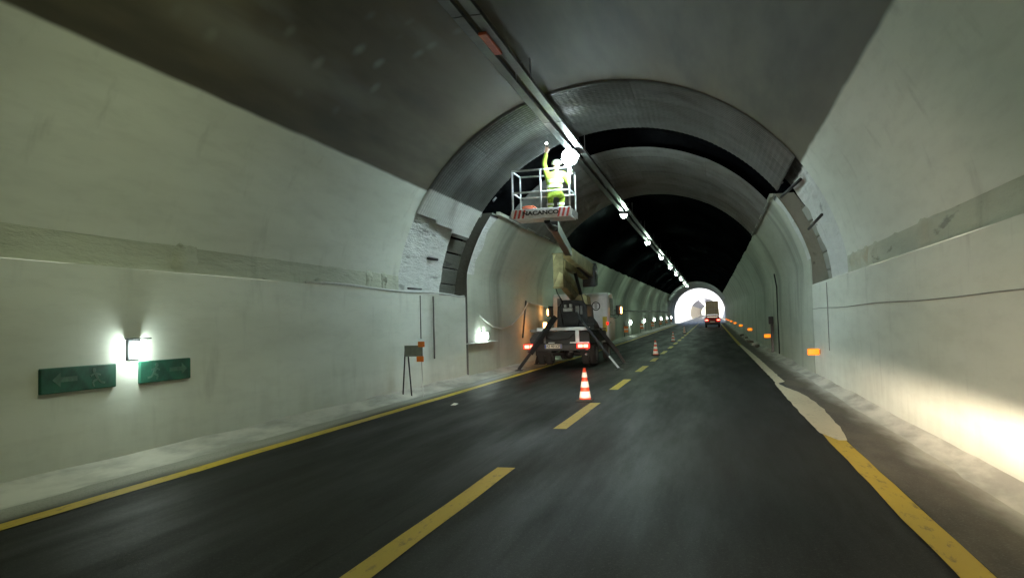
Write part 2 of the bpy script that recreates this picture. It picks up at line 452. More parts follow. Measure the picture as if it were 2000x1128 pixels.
# ------------------------------------------------------------------ mesh helpers
class MB:
    def __init__(s):
        s.v, s.f = [], []

    def add(s, vs, fs):
        o = len(s.v)
        s.v += [tuple(p) for p in vs]
        s.f += [tuple(i + o for i in q) for q in fs]
        return s

    def box(s, c, d, rot=None):
        x, y, z = d[0] / 2, d[1] / 2, d[2] / 2
        P = [Vector(p) for p in ((-x, -y, -z), (x, -y, -z), (x, y, -z), (-x, y, -z), (-x, -y, z), (x, -y, z), (x, y, z), (-x, y, z))]
        if rot is not None:
            P = [rot @ p for p in P]
        return s.add([p + Vector(c) for p in P], [(0, 3, 2, 1), (4, 5, 6, 7), (0, 1, 5, 4), (1, 2, 6, 5), (2, 3, 7, 6), (3, 0, 4, 7)])

    def bb(s, a, b):
        return s.box([(p + q) / 2 for p, q in zip(a, b)], [abs(q - p) for p, q in zip(a, b)])

    def beam(s, a, b, wd, ht, up=(0, 0, 1), w2=None, h2=None):
        a, b = Vector(a), Vector(b)
        d = (b - a).normalized()
        sd = d.cross(Vector(up))
        if sd.length < 1e-4:
            sd = d.cross(Vector((1, 0, 0)))
        sd.normalize()
        u = sd.cross(d).normalized()
        w2 = w2 or wd
        h2 = h2 or ht
        P = []
        for p, ww, hh in ((a, wd, ht), (b, w2, h2)):
            for sx, sz in ((-1, -1), (1, -1), (1, 1), (-1, 1)):
                P.append(p + sd * sx * ww / 2 + u * sz * hh / 2)
        return s.add(P, [(3, 2, 1, 0), (4, 5, 6, 7), (0, 1, 5, 4), (1, 2, 6, 5), (2, 3, 7, 6), (3, 0, 4, 7)])

    def tube(s, pts, r, n=8, caps=True):
        pts = [Vector(p) for p in pts]
        rr = r if isinstance(r, (list, tuple)) else [r] * len(pts)
        up = None
        base = len(s.v)
        V = []
        for i, p in enumerate(pts):
            d = (pts[min(i + 1, len(pts) - 1)] - pts[max(i - 1, 0)]).normalized()
            if up is None:
                up = Vector((0, 0, 1)) if abs(d.z) < 0.9 else Vector((1, 0, 0))
            sd = d.cross(up).normalized()
            up = sd.cross(d).normalized()
            for k in range(n):
                a = 2 * PI * k / n
                V.append(p + (sd * math.cos(a) + up * math.sin(a)) * rr[i])
        F = []
        for i in range(len(pts) - 1):
            for k in range(n):
                k2 = (k + 1) % n
                F.append((i * n + k, i * n + k2, (i + 1) * n + k2, (i + 1) * n + k))
        if caps:
            F.append(tuple(range(n - 1, -1, -1)))
            F.append(tuple((len(pts) - 1) * n + k for k in range(n)))
        return s.add(V, F)

    def lathe(s, prof, n=20, axis='Z', o=(0, 0, 0)):
        V, F = [], []
        for r_, h in prof:
            for k in range(n):
                a = 2 * PI * k / n
                x, y = r_ * math.cos(a), r_ * math.sin(a)
                p = {'Z': (x, y, h), 'X': (h, x, y), 'Y': (x, h, y)}[axis]
                V.append((p[0] + o[0], p[1] + o[1], p[2] + o[2]))
        for i in range(len(prof) - 1):
            for k in range(n):
                k2 = (k + 1) % n
                F.append((i * n + k, i * n + k2, (i + 1) * n + k2, (i + 1) * n + k))
        F.append(tuple(range(n - 1, -1, -1)))
        F.append(tuple((len(prof) - 1) * n + k for k in range(n)))
        return s.add(V, F)

    def prism(s, poly, axis, a, b):
        """extrude a 2D polygon along an axis between a and b"""
        n = len(poly)
        V = []
        for t in (a, b):
            for p, q in poly:
                V.append({'X': (t, p, q), 'Y': (p, t, q), 'Z': (p, q, t)}[axis])
        F = [tuple(range(n)), tuple(range(2 * n - 1, n - 1, -1))]
        for i in range(n):
            j = (i + 1) % n
            F.append((i, i + n, j + n, j))
        return s.add(V, F)

    def grid(s, fn, nu, nv):
        V = [fn(i / nu, j / nv) for i in range(nu + 1) for j in range(nv + 1)]
        F = [(i * (nv + 1) + j, i * (nv + 1) + j + 1, (i + 1) * (nv + 1) + j + 1, (i + 1) * (nv + 1) + j) for i in range(nu) for j in range(nv)]
        return s.add(V, F)

    def mesh(s, name, mat, smooth=False, bevel=0.0, segs=2):
        me = bpy.data.meshes.new(name)
        me.from_pydata(s.v, [], s.f)
        bm = bmesh.new()
        bm.from_mesh(me)
        bmesh.ops.recalc_face_normals(bm, faces=bm.faces)
        if bevel:
            ed = [e for e in bm.edges if e.is_manifold and e.calc_face_angle(0) > R(25)]
            bmesh.ops.bevel(bm, geom=ed, offset=bevel, segments=segs, profile=0.6, affect='EDGES', clamp_overlap=True)
        bm.to_mesh(me)
        bm.free()
        if smooth:
            me.polygons.foreach_set('use_smooth', [True] * len(me.polygons))
            if smooth == 'auto':
                try:
                    me.set_sharp_from_angle(angle=R(60))
                except Exception:
                    pass
        me.materials.append(mat)
        return me

    def build(s, name, mat, parent=None, smooth=False, bevel=0.0, segs=2, loc=(0, 0, 0)):
        me = s.mesh(name, mat, smooth, bevel, segs)
        return link(name, me, parent, loc)


def each(mb, name, mat, parent=None, smooth=False, bevel=0.0, segs=2):
    """build every separate piece of a builder as an object of its own"""
    par = list(range(len(mb.v)))

    def find(i):
        while par[i] != i:
            par[i] = par[par[i]]
            i = par[i]
        return i
    for q in mb.f:
        for i in q[1:]:
            par[find(i)] = find(q[0])
    groups = {}
    for q in mb.f:
        groups.setdefault(find(q[0]), []).append(q)
    out = []
    for fs in groups.values():
        ids = sorted({i for q in fs for i in q})
        ix_ = {i: k for k, i in enumerate(ids)}
        out.append(MB().add([mb.v[i] for i in ids], [tuple(ix_[i] for i in q) for q in fs]).build(name, mat, parent, smooth, bevel, segs))
    return out


def link(name, me, parent=None, loc=(0, 0, 0), rot=(0, 0, 0)):
    o = bpy.data.objects.new(name, me)
    COL.objects.link(o)
    o.location = loc
    o.rotation_euler = rot
    if parent:
        o.parent = parent
    return o


def tag(o, label=None, cat=None, group=None, kind=None):
    if label:
        o['label'] = label
    if cat:
        o['category'] = cat
    if group:
        o['group'] = group
    if kind:
        o['kind'] = kind
    return o


def thing(name, label, cat, loc=(0, 0, 0), rz=0.0, group=None):
    o = bpy.data.objects.new(name, None)
    COL.objects.link(o)
    o.empty_display_size = 0.2
    o.location = loc
    o.rotation_euler = (0, 0, rz)
    return tag(o, label, cat, group)


def copy_tree(o, parent=None):
    c = o.copy()
    COL.objects.link(c)
    c.parent = parent
    for ch in o.children:
        copy_tree(ch, c)
    return c


def text_mesh(name, s, size, mat, parent, loc, rot, depth=0.004, sx=1.0, bold=0.0):
    cu = bpy.data.curves.new(name, 'FONT')
    cu.body = s
    cu.size = size
    cu.extrude = depth
    cu.offset = bold
    cu.align_x = 'CENTER'
    cu.align_y = 'CENTER'
    tmp = bpy.data.objects.new(name + '_tmp', cu)
    COL.objects.link(tmp)
    bpy.context.view_layer.update()
    me = bpy.data.meshes.new_from_object(tmp)
    bpy.data.objects.remove(tmp)
    me.name = name
    me.materials.clear()
    me.materials.append(mat)
    o = link(name, me, parent, loc, rot)
    o.scale = (sx, 1, 1)
    return o


def zo(y):
    """the road climbs gently beyond the work site"""
    t = (y - 40.0) / 8.0
    return 0.0075 * 8.0 * (math.log1p(math.exp(t)) if t < 30 else t)


def ns(x, y, z, s=1.0):
    return noise.noise((x * s, y * s, z * s))


XC, ZC = -2.05, 1.8
LW, RW = XC - 4.45, XC + 4.45      # inner faces of the thick lower walls
Y_END = 137.0


# ------------------------------------------------------------------ ground, road, markings
g = MB()
ys = [-400, -120, -60] + [i * 12.0 for i in range(-4, 40)] + [520, 700, 1000, 1600, 3000]
xs = [-1500, -400, -120, -40, -12, -6.9, 2.9, 8, 40, 120, 400, 1500]
V = [(x, y, zo(y) - 0.12) for y in ys for x in xs]
nx = len(xs)
F = [(j * nx + i, j * nx + i + 1, (j + 1) * nx + i + 1, (j + 1) * nx + i) for j in range(len(ys) - 1) for i in range(nx - 1)]
tag(g.add(V, F).build('ground', M['terrain']), kind='structure')

road = MB().grid(lambda u, v: (-6.75 + 9.5 * v, -62 + 570 * u, zo(-62 + 570 * u)), 200, 8).build('road', M['asphalt'])
tag(road, kind='structure')


def strip(x0f, x1f, y0, y1, z, n, name, mat, parent):
    b = MB()
    V, F = [], []
    for i in range(n + 1):
        y = y0 + (y1 - y0) * i / n
        V += [(x0f(y), y, zo(y) + z), (x1f(y), y, zo(y) + z)]
    for i in range(n):
        F.append((2 * i, 2 * i + 1, 2 * i + 3, 2 * i + 2))
    return b.add(V, F).build(name, mat, parent)


def wob(a, y, amp=0.012):
    return a + amp * ns(3.1, y * 0.9, a) * 2


strip(lambda y: wob(-5.56, y), lambda y: wob(-5.37, y), -60, 137, 0.008, 330, 'edge_line', M['yellow'], road)
strip(lambda y: wob(1.29, y), lambda y: wob(1.49, y), -60, 10.1, 0.008, 120, 'edge_line', M['yellow'], road)
strip(lambda y: wob(1.30, y), lambda y: wob(1.48, y), 40.5, 137, 0.008, 160, 'edge_line', M['yellow'], road)
dashes = [(-21.0, -17.0), (-13.5, -9.8), (-5.0, -1.5), (3.4, 7.5), (10.3, 13.6), (16.2, 19.0), (21.75, 24.4), (27.0, 29.2)]
while dashes[-1][1] < 130:
    dashes.append((dashes[-1][0] + 5.55, dashes[-1][0] + 5.55 + 2.75))
for ya, yb in dashes:
    strip(lambda q: wob(-2.21, q, 0.006), lambda q: wob(-2.02, q, 0.006), ya, yb, 0.008, 8, 'lane_dash', M['yellow'], road)
# pale dried slurry that hides the right-hand line for a stretch
pts_l = [(9.6, 1.40), (10.2, 1.27), (12, 1.26), (15, 1.27), (17.6, 1.30), (17.9, 1.34), (22, 1.34), (28, 1.35), (34, 1.34), (41, 1.33)]
pts_r = [(9.6, 1.50), (10.2, 1.56), (11, 1.60), (12, 1.64), (13.1, 1.67), (14.4, 1.66), (15.4, 1.61), (16.4, 1.47), (17.5, 1.38), (17.75, 1.40), (17.9, 1.55), (22, 1.56), (28, 1.57), (34, 1.55), (41, 1.49)]


def interp(P, y):
    if y <= P[0][0]:
        return P[0][1]
    for (a, b), (c, d) in zip(P, P[1:]):
        if y <= c:
            return b + (d - b) * (y - a) / (c - a)
    return P[-1][1]


strip(lambda y: interp(pts_l, y) + 0.02 * ns(1, y * 2, 3), lambda y: interp(pts_r, y) + 0.03 * ns(5, y * 2, 1), 9.6, 41, 0.012, 160, 'slurry_patch', M['cream'], road)
sh = strip(lambda y: wob(1.50, y, 0.02), lambda y: 2.42, -60, 137, 0.004, 200, 'shoulder', M['shoulder'], None)
tag(sh, kind='structure')


def bank(name, side):
    """settled dust against the foot of the wall"""
    def fn(u, v):
        y = -60 + 197 * u
        wdt = (0.66 if side < 0 else 0.44) + 0.07 * ns(7 * side, y * 0.5, 2) + 0.03 * ns(2, y * 2.3, side)
        top = 0.16 + 0.03 * ns(side, y * 0.6, 4)
        t = v
        if side < 0:
            x = (LW - (0.10 if y < 19.3 else 0.22)) + (wdt + (0 if y < 19.3 else 0.12)) * t
        else:
            x = (RW + (0.10 if y < 19.4 else 0.22)) - (wdt + (0 if y < 19.4 else 0.12)) * t
        z = top * (1 - t) ** 2.2 + 0.012 * (1 - t) + 0.02 * ns(x * 3, y * 1.6, 7) * (1 - t) - 0.006 * t
        return (x, y, zo(y) + max(z, -0.01))
    return tag(MB().grid(fn, 420, 5).build(name, M['dust'], None, True), kind='structure')


bank('dust_bank', -1)
bank('dust_bank', 1)

# ------------------------------------------------------------------ the tunnel
tun = thing('road_tunnel', 'long arched road tunnel with whitewashed walls and a sooty dark vault', 'tunnel', (0, 0, 0))


def arc_pt(a, r, y, z=0):
    """a = angle from the crown, positive to the right"""
    return (XC + r * math.sin(a), y, ZC + r * math.cos(a) + z)


A_SPR = math.acos((2.6 - ZC) / 4.62)
# near lining with its cut end
n_v = 48
b = MB()
ysn = [-60, -40, -25, -15, -8, -4, 0, 2, 4, 6, 8, 10, 12, 13.5, 15.05]
prof = [(arc_pt(-A_SPR + 2 * A_SPR * i / n_v, 4.62, 0)) for i in range(n_v + 1)]
prof = [(x, z) for x, _, z in prof]
outer = [(arc_pt(-A_SPR + 2 * A_SPR * i / n_v, 4.86, 0)) for i in range(n_v + 1)]
outer = [(x, z) for x, _, z in outer]
V = [(x, y, z) for y in ysn for x, z in prof]
m_ = n_v + 1
F = [(j * m_ + i, j * m_ + i + 1, (j + 1) * m_ + i + 1, (j + 1) * m_ + i) for j in range(len(ysn) - 1) for i in range(n_v)]
o1 = len(V)
V += [(x, 15.05, z) for x, z in outer]
jl = (len(ysn) - 1) * m_
F += [(jl + i, jl + i + 1, o1 + i + 1, o1 + i) for i in range(n_v)]
for e in (0, n_v):          # underside of the lining above the ledge
    o2 = len(V)
    V += [(outer[e][0], yy, outer[e][1] + 0.0) for yy in ysn]
    F += [(j * m_ + e, (j + 1) * m_ + e, o2 + j + 1, o2 + j) for j in range(len(ysn) - 1)]
b.add(V, F).build('vault_lining', M['near_vault'], tun, 'auto')

# thick lower walls of the near length
for side, xin, yend in ((-1, LW, 19.3), (1, RW, 19.45)):
    xo = xin + side * 0.45
    b = MB()

    def wl(u, v, side=side, xin=xin, yend=yend):
        y = -60 + (yend + 60) * (1 - (1 - u) ** 2.2)
        z = -0.05 + 2.30 * v
        wav = 0.012 * ns(y * 0.5, z * 0.7, side * 5)
        if v == 1:
            z += 0.02 * ns(y * 0.8, 3, side)
        return (xin + side * wav, y, z)
    b.grid(wl, 90, 8)
    b.grid(lambda u, v, xin=xin, side=side, yend=yend: (xin + side * (0.44 * v), -60 + (yend + 60) * u, 2.255 + 0.02 * v), 30, 1)
    b.add([(xin, yend, -0.05), (xo, yend, -0.05), (xo, yend, 2.26), (xin, yend, 2.26)], [(0, 1, 2, 3)])
    b.build('side_wall', M['near_wall'], tun, 'auto')
    # dirty recess above the ledge
    b = MB()
    b.grid(lambda u, v, side=side: (XC + side * (4.545 + 0.015 * ns(u * 90, v * 2, side) + 0.01 * v), -60 + 75.05 * u, 2.24 + 0.44 * v), 200, 4)
    b.build('ledge_recess', M['ledge'], tun, True)
    # crumbling mortar lumps left in the recess near its end
    for i, (yy, ll) in enumerate([(9.9, 0.5), (12.6, 0.35), (13.3, 0.25), (13.9, 0.3), (14.45, 0.22)] if side > 0 else [(8.2, 0.5), (13.6, 0.3), (14.3, 0.25)]):
        q = MB().grid(lambda u, v, yy=yy, ll=ll: (XC + side * (4.555 - 0.06 * (math.sin(PI * u) * math.sin(PI * v)) ** 0.7 + 0.03 * ns(u * 4 + yy, v * 4, 1)), yy + ll * (u - 0.5) + 0.05 * ns(v * 3, yy, 2), 2.23 + 0.42 * v), 10, 8)
        q.build('mortar_lump', M['ledge'], tun, True)

# rough plaster behind the first sheets, dark slot, then the sprayed vault beyond
A_P = math.acos((2.24 - ZC) / 4.74)


def plaster_fn(u, v):
    a = -A_P + 2 * A_P * v
    y = 14.9 + 3.15 * u
    r = 4.74 + 0.035 * ns(a * 12, y * 2.2, 1) + 0.02 * ns(a * 30, y * 5, 4)
    if u >= 1:
        r = 5.1
        y = 18.05 + 0.10 * ns(a * 14, 2, 5)
    elif u > 0.93:
        y += 0.10 * ns(a * 14, 2, 5)
    return arc_pt(a, r, y)


MB().grid(plaster_fn, 30, 150).build('rough_plaster', M['plaster'], tun, 'auto')

A_R = math.acos((2.0 - ZC) / 5.05)


def rock_fn(u, v):
    y = 17.9 + (Y_END - 17.9) * u ** 1.5
    a = -A_R + 2 * A_R * v
    r = 4.98 if y < 21.2 else 4.80
    if y > 29:
        r = 4.70
    r += 0.05 * ns(a * 7, y * 0.7, 1) + 0.03 * ns(a * 18, y * 1.8, 4)
    x, _, z = arc_pt(a, r, y)
    return (x, y, z + zo(y))


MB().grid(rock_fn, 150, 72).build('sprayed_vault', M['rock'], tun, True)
# courses of old blocks seen inside the slot on either side
for side in (-1, 1):
    for k, (z0, z1) in enumerate([(2.27, 2.60), (2.62, 3.02), (3.04, 3.42), (3.44, 3.80), (3.82, 4.16)]):
        zm = (z0 + z1) / 2
        a = math.acos((zm - ZC) / 4.93)
        x = XC + side * 4.93 * math.sin(a)
        q = MB().box((0, 0, 0), (0.10, 1.75, z1 - z0), Matrix.Rotation(side * (PI / 2 - a) * -1, 3, 'Y'))
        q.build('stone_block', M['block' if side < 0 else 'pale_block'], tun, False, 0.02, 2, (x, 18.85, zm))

# far side walls: smooth curved concrete up to a gutter strip
for side, y0 in ((-1, 19.55), (1, 19.5)):
    def fw(u, v, side=side, y0=y0):
        y = y0 + (Y_END - y0) * u ** 1.6
        zz = -0.1 + 4.66 * v
        z = zz
        hw = 4.475 if zz < ZC else min(4.475, math.sqrt(max(0.1, 4.60 ** 2 - (zz - ZC) ** 2)))
        hw += 0.02 * ns(y * 0.5, zz, side * 3) * min(1, (y - y0) * 0.5) + 0.03 * ns(y * 0.21, zz * 0.3, side * 11) * min(1, (y - y0) * 0.2)
        if v == 1:
            z += 0.05 * ns(y * 0.6, 1, side * 9) * (0.3 if y < 29 else 1.5)
        return (XC + side * hw, y, z + zo(y))
    MB().grid(fw, 220, 26).build('far_side_wall', M['far_wall'], tun, True)
    # cut end facing the viewer
    b = MB()
    V = []
    for i in range(21):
        zz = -0.1 + 4.66 * i / 20
        hw = 4.475 if zz < ZC else min(4.475, math.sqrt(4.60 ** 2 - (zz - ZC) ** 2))
        V += [(XC + side * hw, y0, zz), (XC + side * (hw + 0.45), y0, zz)]
    b.add(V, [(2 * i, 2 * i + 1, 2 * i + 3, 2 * i + 2) for i in range(20)])
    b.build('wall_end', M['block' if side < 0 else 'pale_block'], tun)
    # ragged pale edge strip
    V = []
    F = []
    for i in range(31):
        zz = 2.9 + 1.62 * i / 30
        hw = min(4.462, math.sqrt(4.588 ** 2 - (zz - ZC) ** 2))
        V += [(XC + side * hw, y0 - 0.03 + 0.03 * ns(zz * 5, 1, side), zz), (XC + side * hw, y0 + 0.55 + 0.22 * ns(zz * 2.3, 4, side), zz)]
    F = [(2 * i, 2 * i + 1, 2 * i + 3, 2 * i + 2) for i in range(30)]
    MB().add(V, F).build('plaster_edge', M['plaster'], tun, True)
    # gutter strip carrying the feet of the second ring of sheets
    x1 = XC + side * (math.sqrt(4.60 ** 2 - (4.56 - ZC) ** 2) - 0.03)
    q = MB()
    for i in range(8):
        ya, yb = 20.0 + i * 1.15, 20.0 + (i + 1) * 1.15 - 0.02
        q.beam((x1, ya, 4.60 + 0.01 * ns(i, 3, side)), (x1, yb, 4.60 + 0.01 * ns(i + 1, 3, side)), 0.10, 0.09)
    each(q, 'gutter_strip', M['far_wall'], tun, False)


# corrugated sheets, one object each
def sheet_mesh(name, ang, wid, rad, pitch, amp, crimp, nu, per):
    nv = int(round(wid / pitch)) * per
    b = MB()

    def fn(u, v):
        a = ang * u
        y = wid * v
        c = math.cos(2 * PI * y / pitch)
        arcl = a * rad
        cr = 0.5 + 0.5 * math.cos(2 * PI * arcl / crimp)
        r = rad + amp * c - 0.009 * (cr ** 4) * (1 if c < 0 else 0.2)
        return (r * math.sin(a), y, r * math.cos(a))
    return b.grid(fn, nu, nv).mesh(name, M['sheet'], True)


me1 = sheet_mesh('corrugated_sheet', R(23.8), 1.28, 4.578, 0.128, 0.024, 0.125, 60, 6)
for i in range(3):
    start, end = R(-62.0 - 1.0 * i), R(53.6)
    for kk in range(5):
        a0 = start + (end - R(23.8) - start) * kk / 4
        link('corrugated_sheet', me1, tun, (XC, 14.98 + 1.22 * i, ZC + 0.006 * (kk % 2) - 0.006 * i), (0, a0, 0))
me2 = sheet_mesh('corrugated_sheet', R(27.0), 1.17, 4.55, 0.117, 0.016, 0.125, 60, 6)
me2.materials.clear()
me2.materials.append(M['lit_sheet'])
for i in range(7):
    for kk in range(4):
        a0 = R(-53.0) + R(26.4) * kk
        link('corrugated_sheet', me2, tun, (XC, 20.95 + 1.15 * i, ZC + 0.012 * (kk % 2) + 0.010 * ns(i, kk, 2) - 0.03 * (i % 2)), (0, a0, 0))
# the pale ring near the far mouth, daylight spill painted in, wide sheets
me3 = sheet_mesh('corrugated_sheet', R(32.0), 4.6, 4.45, 0.46, 0.03, 0.5, 24, 6)
me3.materials.clear()
me3.materials.append(M['portal_sheet'])
for i in range(6):
    y0 = 109.5 + 4.55 * i
    for kk in range(4):
        o = link('corrugated_sheet', me3, tun, (XC, y0, ZC + zo(y0 + 2.2) - 0.05 * (i % 2)), (0, R(-63.0) + R(31.4) * kk, 0))
# anchor plates in the dark gap
for (a, y) in [(-0.98, 19.6), (-0.86, 19.8), (-0.70, 19.4), (-0.35, 19.7), (0.05, 19.6), (0.42, 19.7), (0.75, 19.6), (0.9, 19.3)]:
    x, _, z = arc_pt(a, 4.86, y)
    MB().box((0, 0, 0), (0.13, 0.13, 0.05)).build('anchor_plate', M['galv'], tun, False, 0.008, 1, (x, y, z)).rotation_euler = (0, a, 0.4)
# portal ring at the far mouth
b = MB()
V, F = [], []
for y in (Y_END - 0.6, Y_END + 0.4):
    for i in range(41):
        a = -R(95) + R(190) * i / 40
        for r in (4.40, 6.2):
            V.append((XC + r * math.sin(a), y, ZC + r * math.cos(a) + zo(Y_END)))
for j in range(40):
    F.append((2 * j, 2 * j + 1, 2 * j + 3, 2 * j + 2))
    F.append((82 + 2 * j, 82 + 2 * j + 1, 82 + 2 * j + 3, 82 + 2 * j + 2))
    F.append((2 * j, 2 * j + 2, 82 + 2 * j + 2, 82 + 2 * j))
for side in (-1, 1):
    b.bb((XC + side * 4.38, Y_END - 0.6, zo(Y_END) - 0.3), (XC + side * 6.2, Y_END + 0.4, zo(Y_END) + ZC + 0.3))
b.add(V, F).build('portal_ring', M['pale_concrete'], tun)

# ------------------------------------------------------------------ daylight gap and the second tunnel
for side, x in ((-1, -9.4), (1, 5.4)):
    q = MB()
    V, F = [], []
    n = 14
    for i in range(n + 1):
        y = 137.2 + (247 - 137.2) * i / n
        V += [(x, y, zo(y) - 0.5), (x + side * 0.6, y, zo(y) + 9.5), (x + side * 1.4, y, zo(y) + 9.5), (x + side * 1.4, y, zo(y) - 0.5)]
    for i in range(n):
        for k in range(3):
            F.append((4 * i + k, 4 * i + k + 1, 4 * i + 4 + k + 1, 4 * i + 4 + k))
    F += [(0, 1, 2, 3), (4 * n, 4 * n + 1, 4 * n + 2, 4 * n + 3)]
    o = q.add(V, F).build('retaining_wall', M['pale_concrete'])
    tag(o, 'sunlit pale concrete retaining wall outside the far mouth, on the %s' % ('left' if side < 0 else 'right'), 'wall', 'retaining walls outside the tunnel')

t2 = thing('second_tunnel', 'portal of the next tunnel seen in daylight through the far mouth', 'tunnel', (0, 245, zo(245)))
V, F = [], []
n = 36
for yy in (0.0, 1.0):
    for i in range(n + 1):
        a = -R(114) + R(228) * i / n
        x, z = XC + 4.5 * math.sin(a), max(0, ZC + 4.5 * math.cos(a))
        ox = XC + 15 * math.sin(a) * (1.3 if abs(a) > 1 else 1)
        oz = 12.5 if abs(a) < 1.25 else (12.5 - (abs(a) - 1.25) * 40)
        V += [(x, yy, z), (ox, yy, max(-0.5, oz))]
for i in range(n):
    F.append((2 * i, 2 * i + 1, 2 * i + 3, 2 * i + 2))
MB().add(V[:2 * (n + 1)], F).build('portal_front', M['pale_concrete'], t2)
for nm, mat, a0, a1 in (('vault_lining', 'blue_vault', -1.05, 1.05), ('side_wall', 'cream_wall', -2.0, -1.05), ('side_wall', 'cream_wall', 1.05, 2.0)):
    MB().grid(lambda u, v: (XC + 4.5 * math.sin(a0 + (a1 - a0) * v), 260 * u, ZC + 4.5 * math.cos(a0 + (a1 - a0) * v) + zo(245 + 260 * u) - zo(245)), 12, 20).build(nm, M[mat], t2, True)
for i in range(12):
    MB().box((0, 0, 0), (0.5, 9.0, 0.15)).build('ceiling_lamp', M['lamp_second'], t2, False, 0.03, 1, (-3.1, 6 + i * 18.0, 5.75 + 0.0075 * (6 + i * 18)))
hl = MB().grid(lambda u, v: (XC + (v - 0.5) * 160, 246 + 160 * u, zo(246 + 160 * u) + 11.5 * math.cos((v - 0.5) * PI * 0.98) ** 0.5 * (0.0 + 1.0) + 14 * math.sin(u * PI * 0.5) * math.cos((v - 0.5) * PI) + 1.5 * ns(u * 5, v * 6, 1)), 24, 30)
tag(hl.build('hillside', M['hill'], None, True), kind='structure')


# ------------------------------------------------------------------ ceiling trays and lamps
TX = -3.28
for dx, lab, cols in ((-0.10, 'left of the two steel cable trays hung under the crown', 0), (0.17, 'right of the two steel cable trays hung under the crown', 1)):
    root = thing('cable_tray', lab, 'cable tray', (TX + dx, 0, 0), 0, 'cable trays along the crown')
    yy = -20.0
    while yy < 128:
        L = 6.0
        q = MB()
        z0, z1 = 5.93 + zo(yy), 5.93 + zo(yy + L)
        q.beam((0, yy, z0), (0, yy + L - 0.03, z1), 0.15, 0.012)
        q.beam((-0.075, yy, z0 + 0.03), (-0.075, yy + L - 0.03, z1 + 0.03), 0.012, 0.07)
        q.beam((0.075, yy, z0 + 0.03), (0.075, yy + L - 0.03, z1 + 0.03), 0.012, 0.07)
        q.build('tray_length', M['tray'], root)
        zt = ZC + math.sqrt(4.7 ** 2 - (TX + dx - XC) ** 2) + zo(yy + 3)
        h = MB()
        h.tube([(0.085, yy + 3, 5.93 + zo(yy + 3)), (0.085, yy + 3, zt)], 0.01, 6)
        h.tube([(-0.085, yy + 3, 5.93 + zo(yy + 3)), (-0.085, yy + 3, zt)], 0.01, 6)
        each(h, 'hanger', M['galv'], root)
        yy += L
    q = MB()
    for k in range(3):
        P = [(-0.04 + 0.04 * k + 0.012 * ns(i, k, 3), -20 + i * 3.0, 5.955 + zo(-20 + i * 3.0) + 0.006 * k) for i in range(50)]
        q.tube(P, 0.017, 6)
    each(q, 'cable', M['black'], root, True)
# orange-red strip added on the tray near the viewer
tag(MB().beam((-3.20, 10.6, 5.90), (-3.20, 11.5, 5.90), 0.13, 0.05).build('tray_strip', M['orange_cable'], None, False, 0.015, 2), 'orange-red strip on the overhead trays near the viewer', 'cable sleeve')


def ceiling_lamp(y, label, near=False):
    r_ = thing('ceiling_lamp', label, 'ceiling lamp', (TX - 0.05, y, 5.90 + zo(y)), 0, 'lit lamps along the crown of the tunnel')
    MB().box((0, 0, -0.045), (0.32, 0.42, 0.08)).build('housing', M['grey_metal'], r_, False, 0.02, 2)
    if near:
        MB().lathe([(0.14, -0.092), (0.14, -0.086)], 10).build('lens', M['lamp_near'], r_)
        MB().bb((-0.16, -0.21, -0.12), (-0.15, 0.21, -0.086)).bb((0.15, -0.21, -0.12), (0.16, 0.21, -0.086)).build('rim', M['grey_metal'], r_)
    else:
        MB().lathe([(0.05, -0.215), (0.115, -0.17), (0.13, -0.086)], 10).build('lens', M['lamp_cool' if y < 20 else 'lamp_led'], r_, True)
    MB().box((0, 0, 0.0), (0.05, 0.5, 0.03)).build('bracket', M['galv'], r_)
    return r_


ordn = ['first', 'second', 'third', 'fourth', 'fifth', 'sixth', 'seventh', 'eighth', 'ninth']
for i in range(8):
    y = 30.5 + 11.75 * i
    ceiling_lamp(y, '%s lit ceiling lamp counted from the lift basket towards the far mouth' % ordn[i])
for y, l in ((18.9, 'lit ceiling lamp on the trays right behind the bright work lamp'), (6.6, 'lit ceiling lamp on the trays just ahead of the viewer, above the frame'), (-5.2, 'lit ceiling lamp on the trays just behind the viewer'), (-17, 'lit ceiling lamp on the trays well behind the viewer')):
    ceiling_lamp(y, l, y < 10)

# ------------------------------------------------------------------ wall lamps and signs on the left
names = ['nearest', 'second', 'third', 'fourth', 'fifth', 'sixth', 'seventh', 'eighth']
for i, y in enumerate([7.19, 20.75, 61.5, 74.5, 87.5, 100.5, 113.5, 125.5]):
    xw = LW if y < 19 else XC - 4.475
    lab = {0: 'small lit wall lamp above the two green signs on the left wall',
           1: 'small lit twin wall lamp on a pale shelf just behind the lift truck'}.get(i, '%s of the small lit lamps along the left wall, counted from the viewer' % names[i])
    r_ = thing('wall_lamp', lab, 'wall lamp', (xw, y, 1.30 + zo(y) if i == 0 else 1.15 + zo(y)), 0, 'small lit lamps along the left wall')
    MB().bb((-0.02, -0.10, -0.11), (0.035, 0.10, 0.13)).build('back_plate', M['dark_steel'], r_, False, 0.008, 1)
    ls = 0.0 if i == 0 else (0.15 if i == 1 else 0.0)
    if i == 1:
        for dy in (-0.16, 0.16):
            MB().bb((0.04, dy - 0.10, -0.09), (0.15, dy + 0.10, 0.10)).build('lens', M['lamp_wall'], r_, 'auto', 0.035, 1)
        MB().bb((-0.02, -1.35, -0.20), (0.16, 1.25, -0.17)).build('shelf', M['pipe_white'], r_, False, 0.006, 1)
    else:
        big = 0.0 if i == 0 else 0.05
        MB().bb((0.04, -0.11 - big, -0.09 - big), (0.15, 0.11 + big, 0.10 + big)).build('lens', M['lamp_wall'], r_, 'auto', 0.035, 1)
    MB().bb((0.0, -0.12, 0.13), (0.17, 0.12, 0.145)).build('hood', M['dark_steel'], r_, False, 0.004, 1)

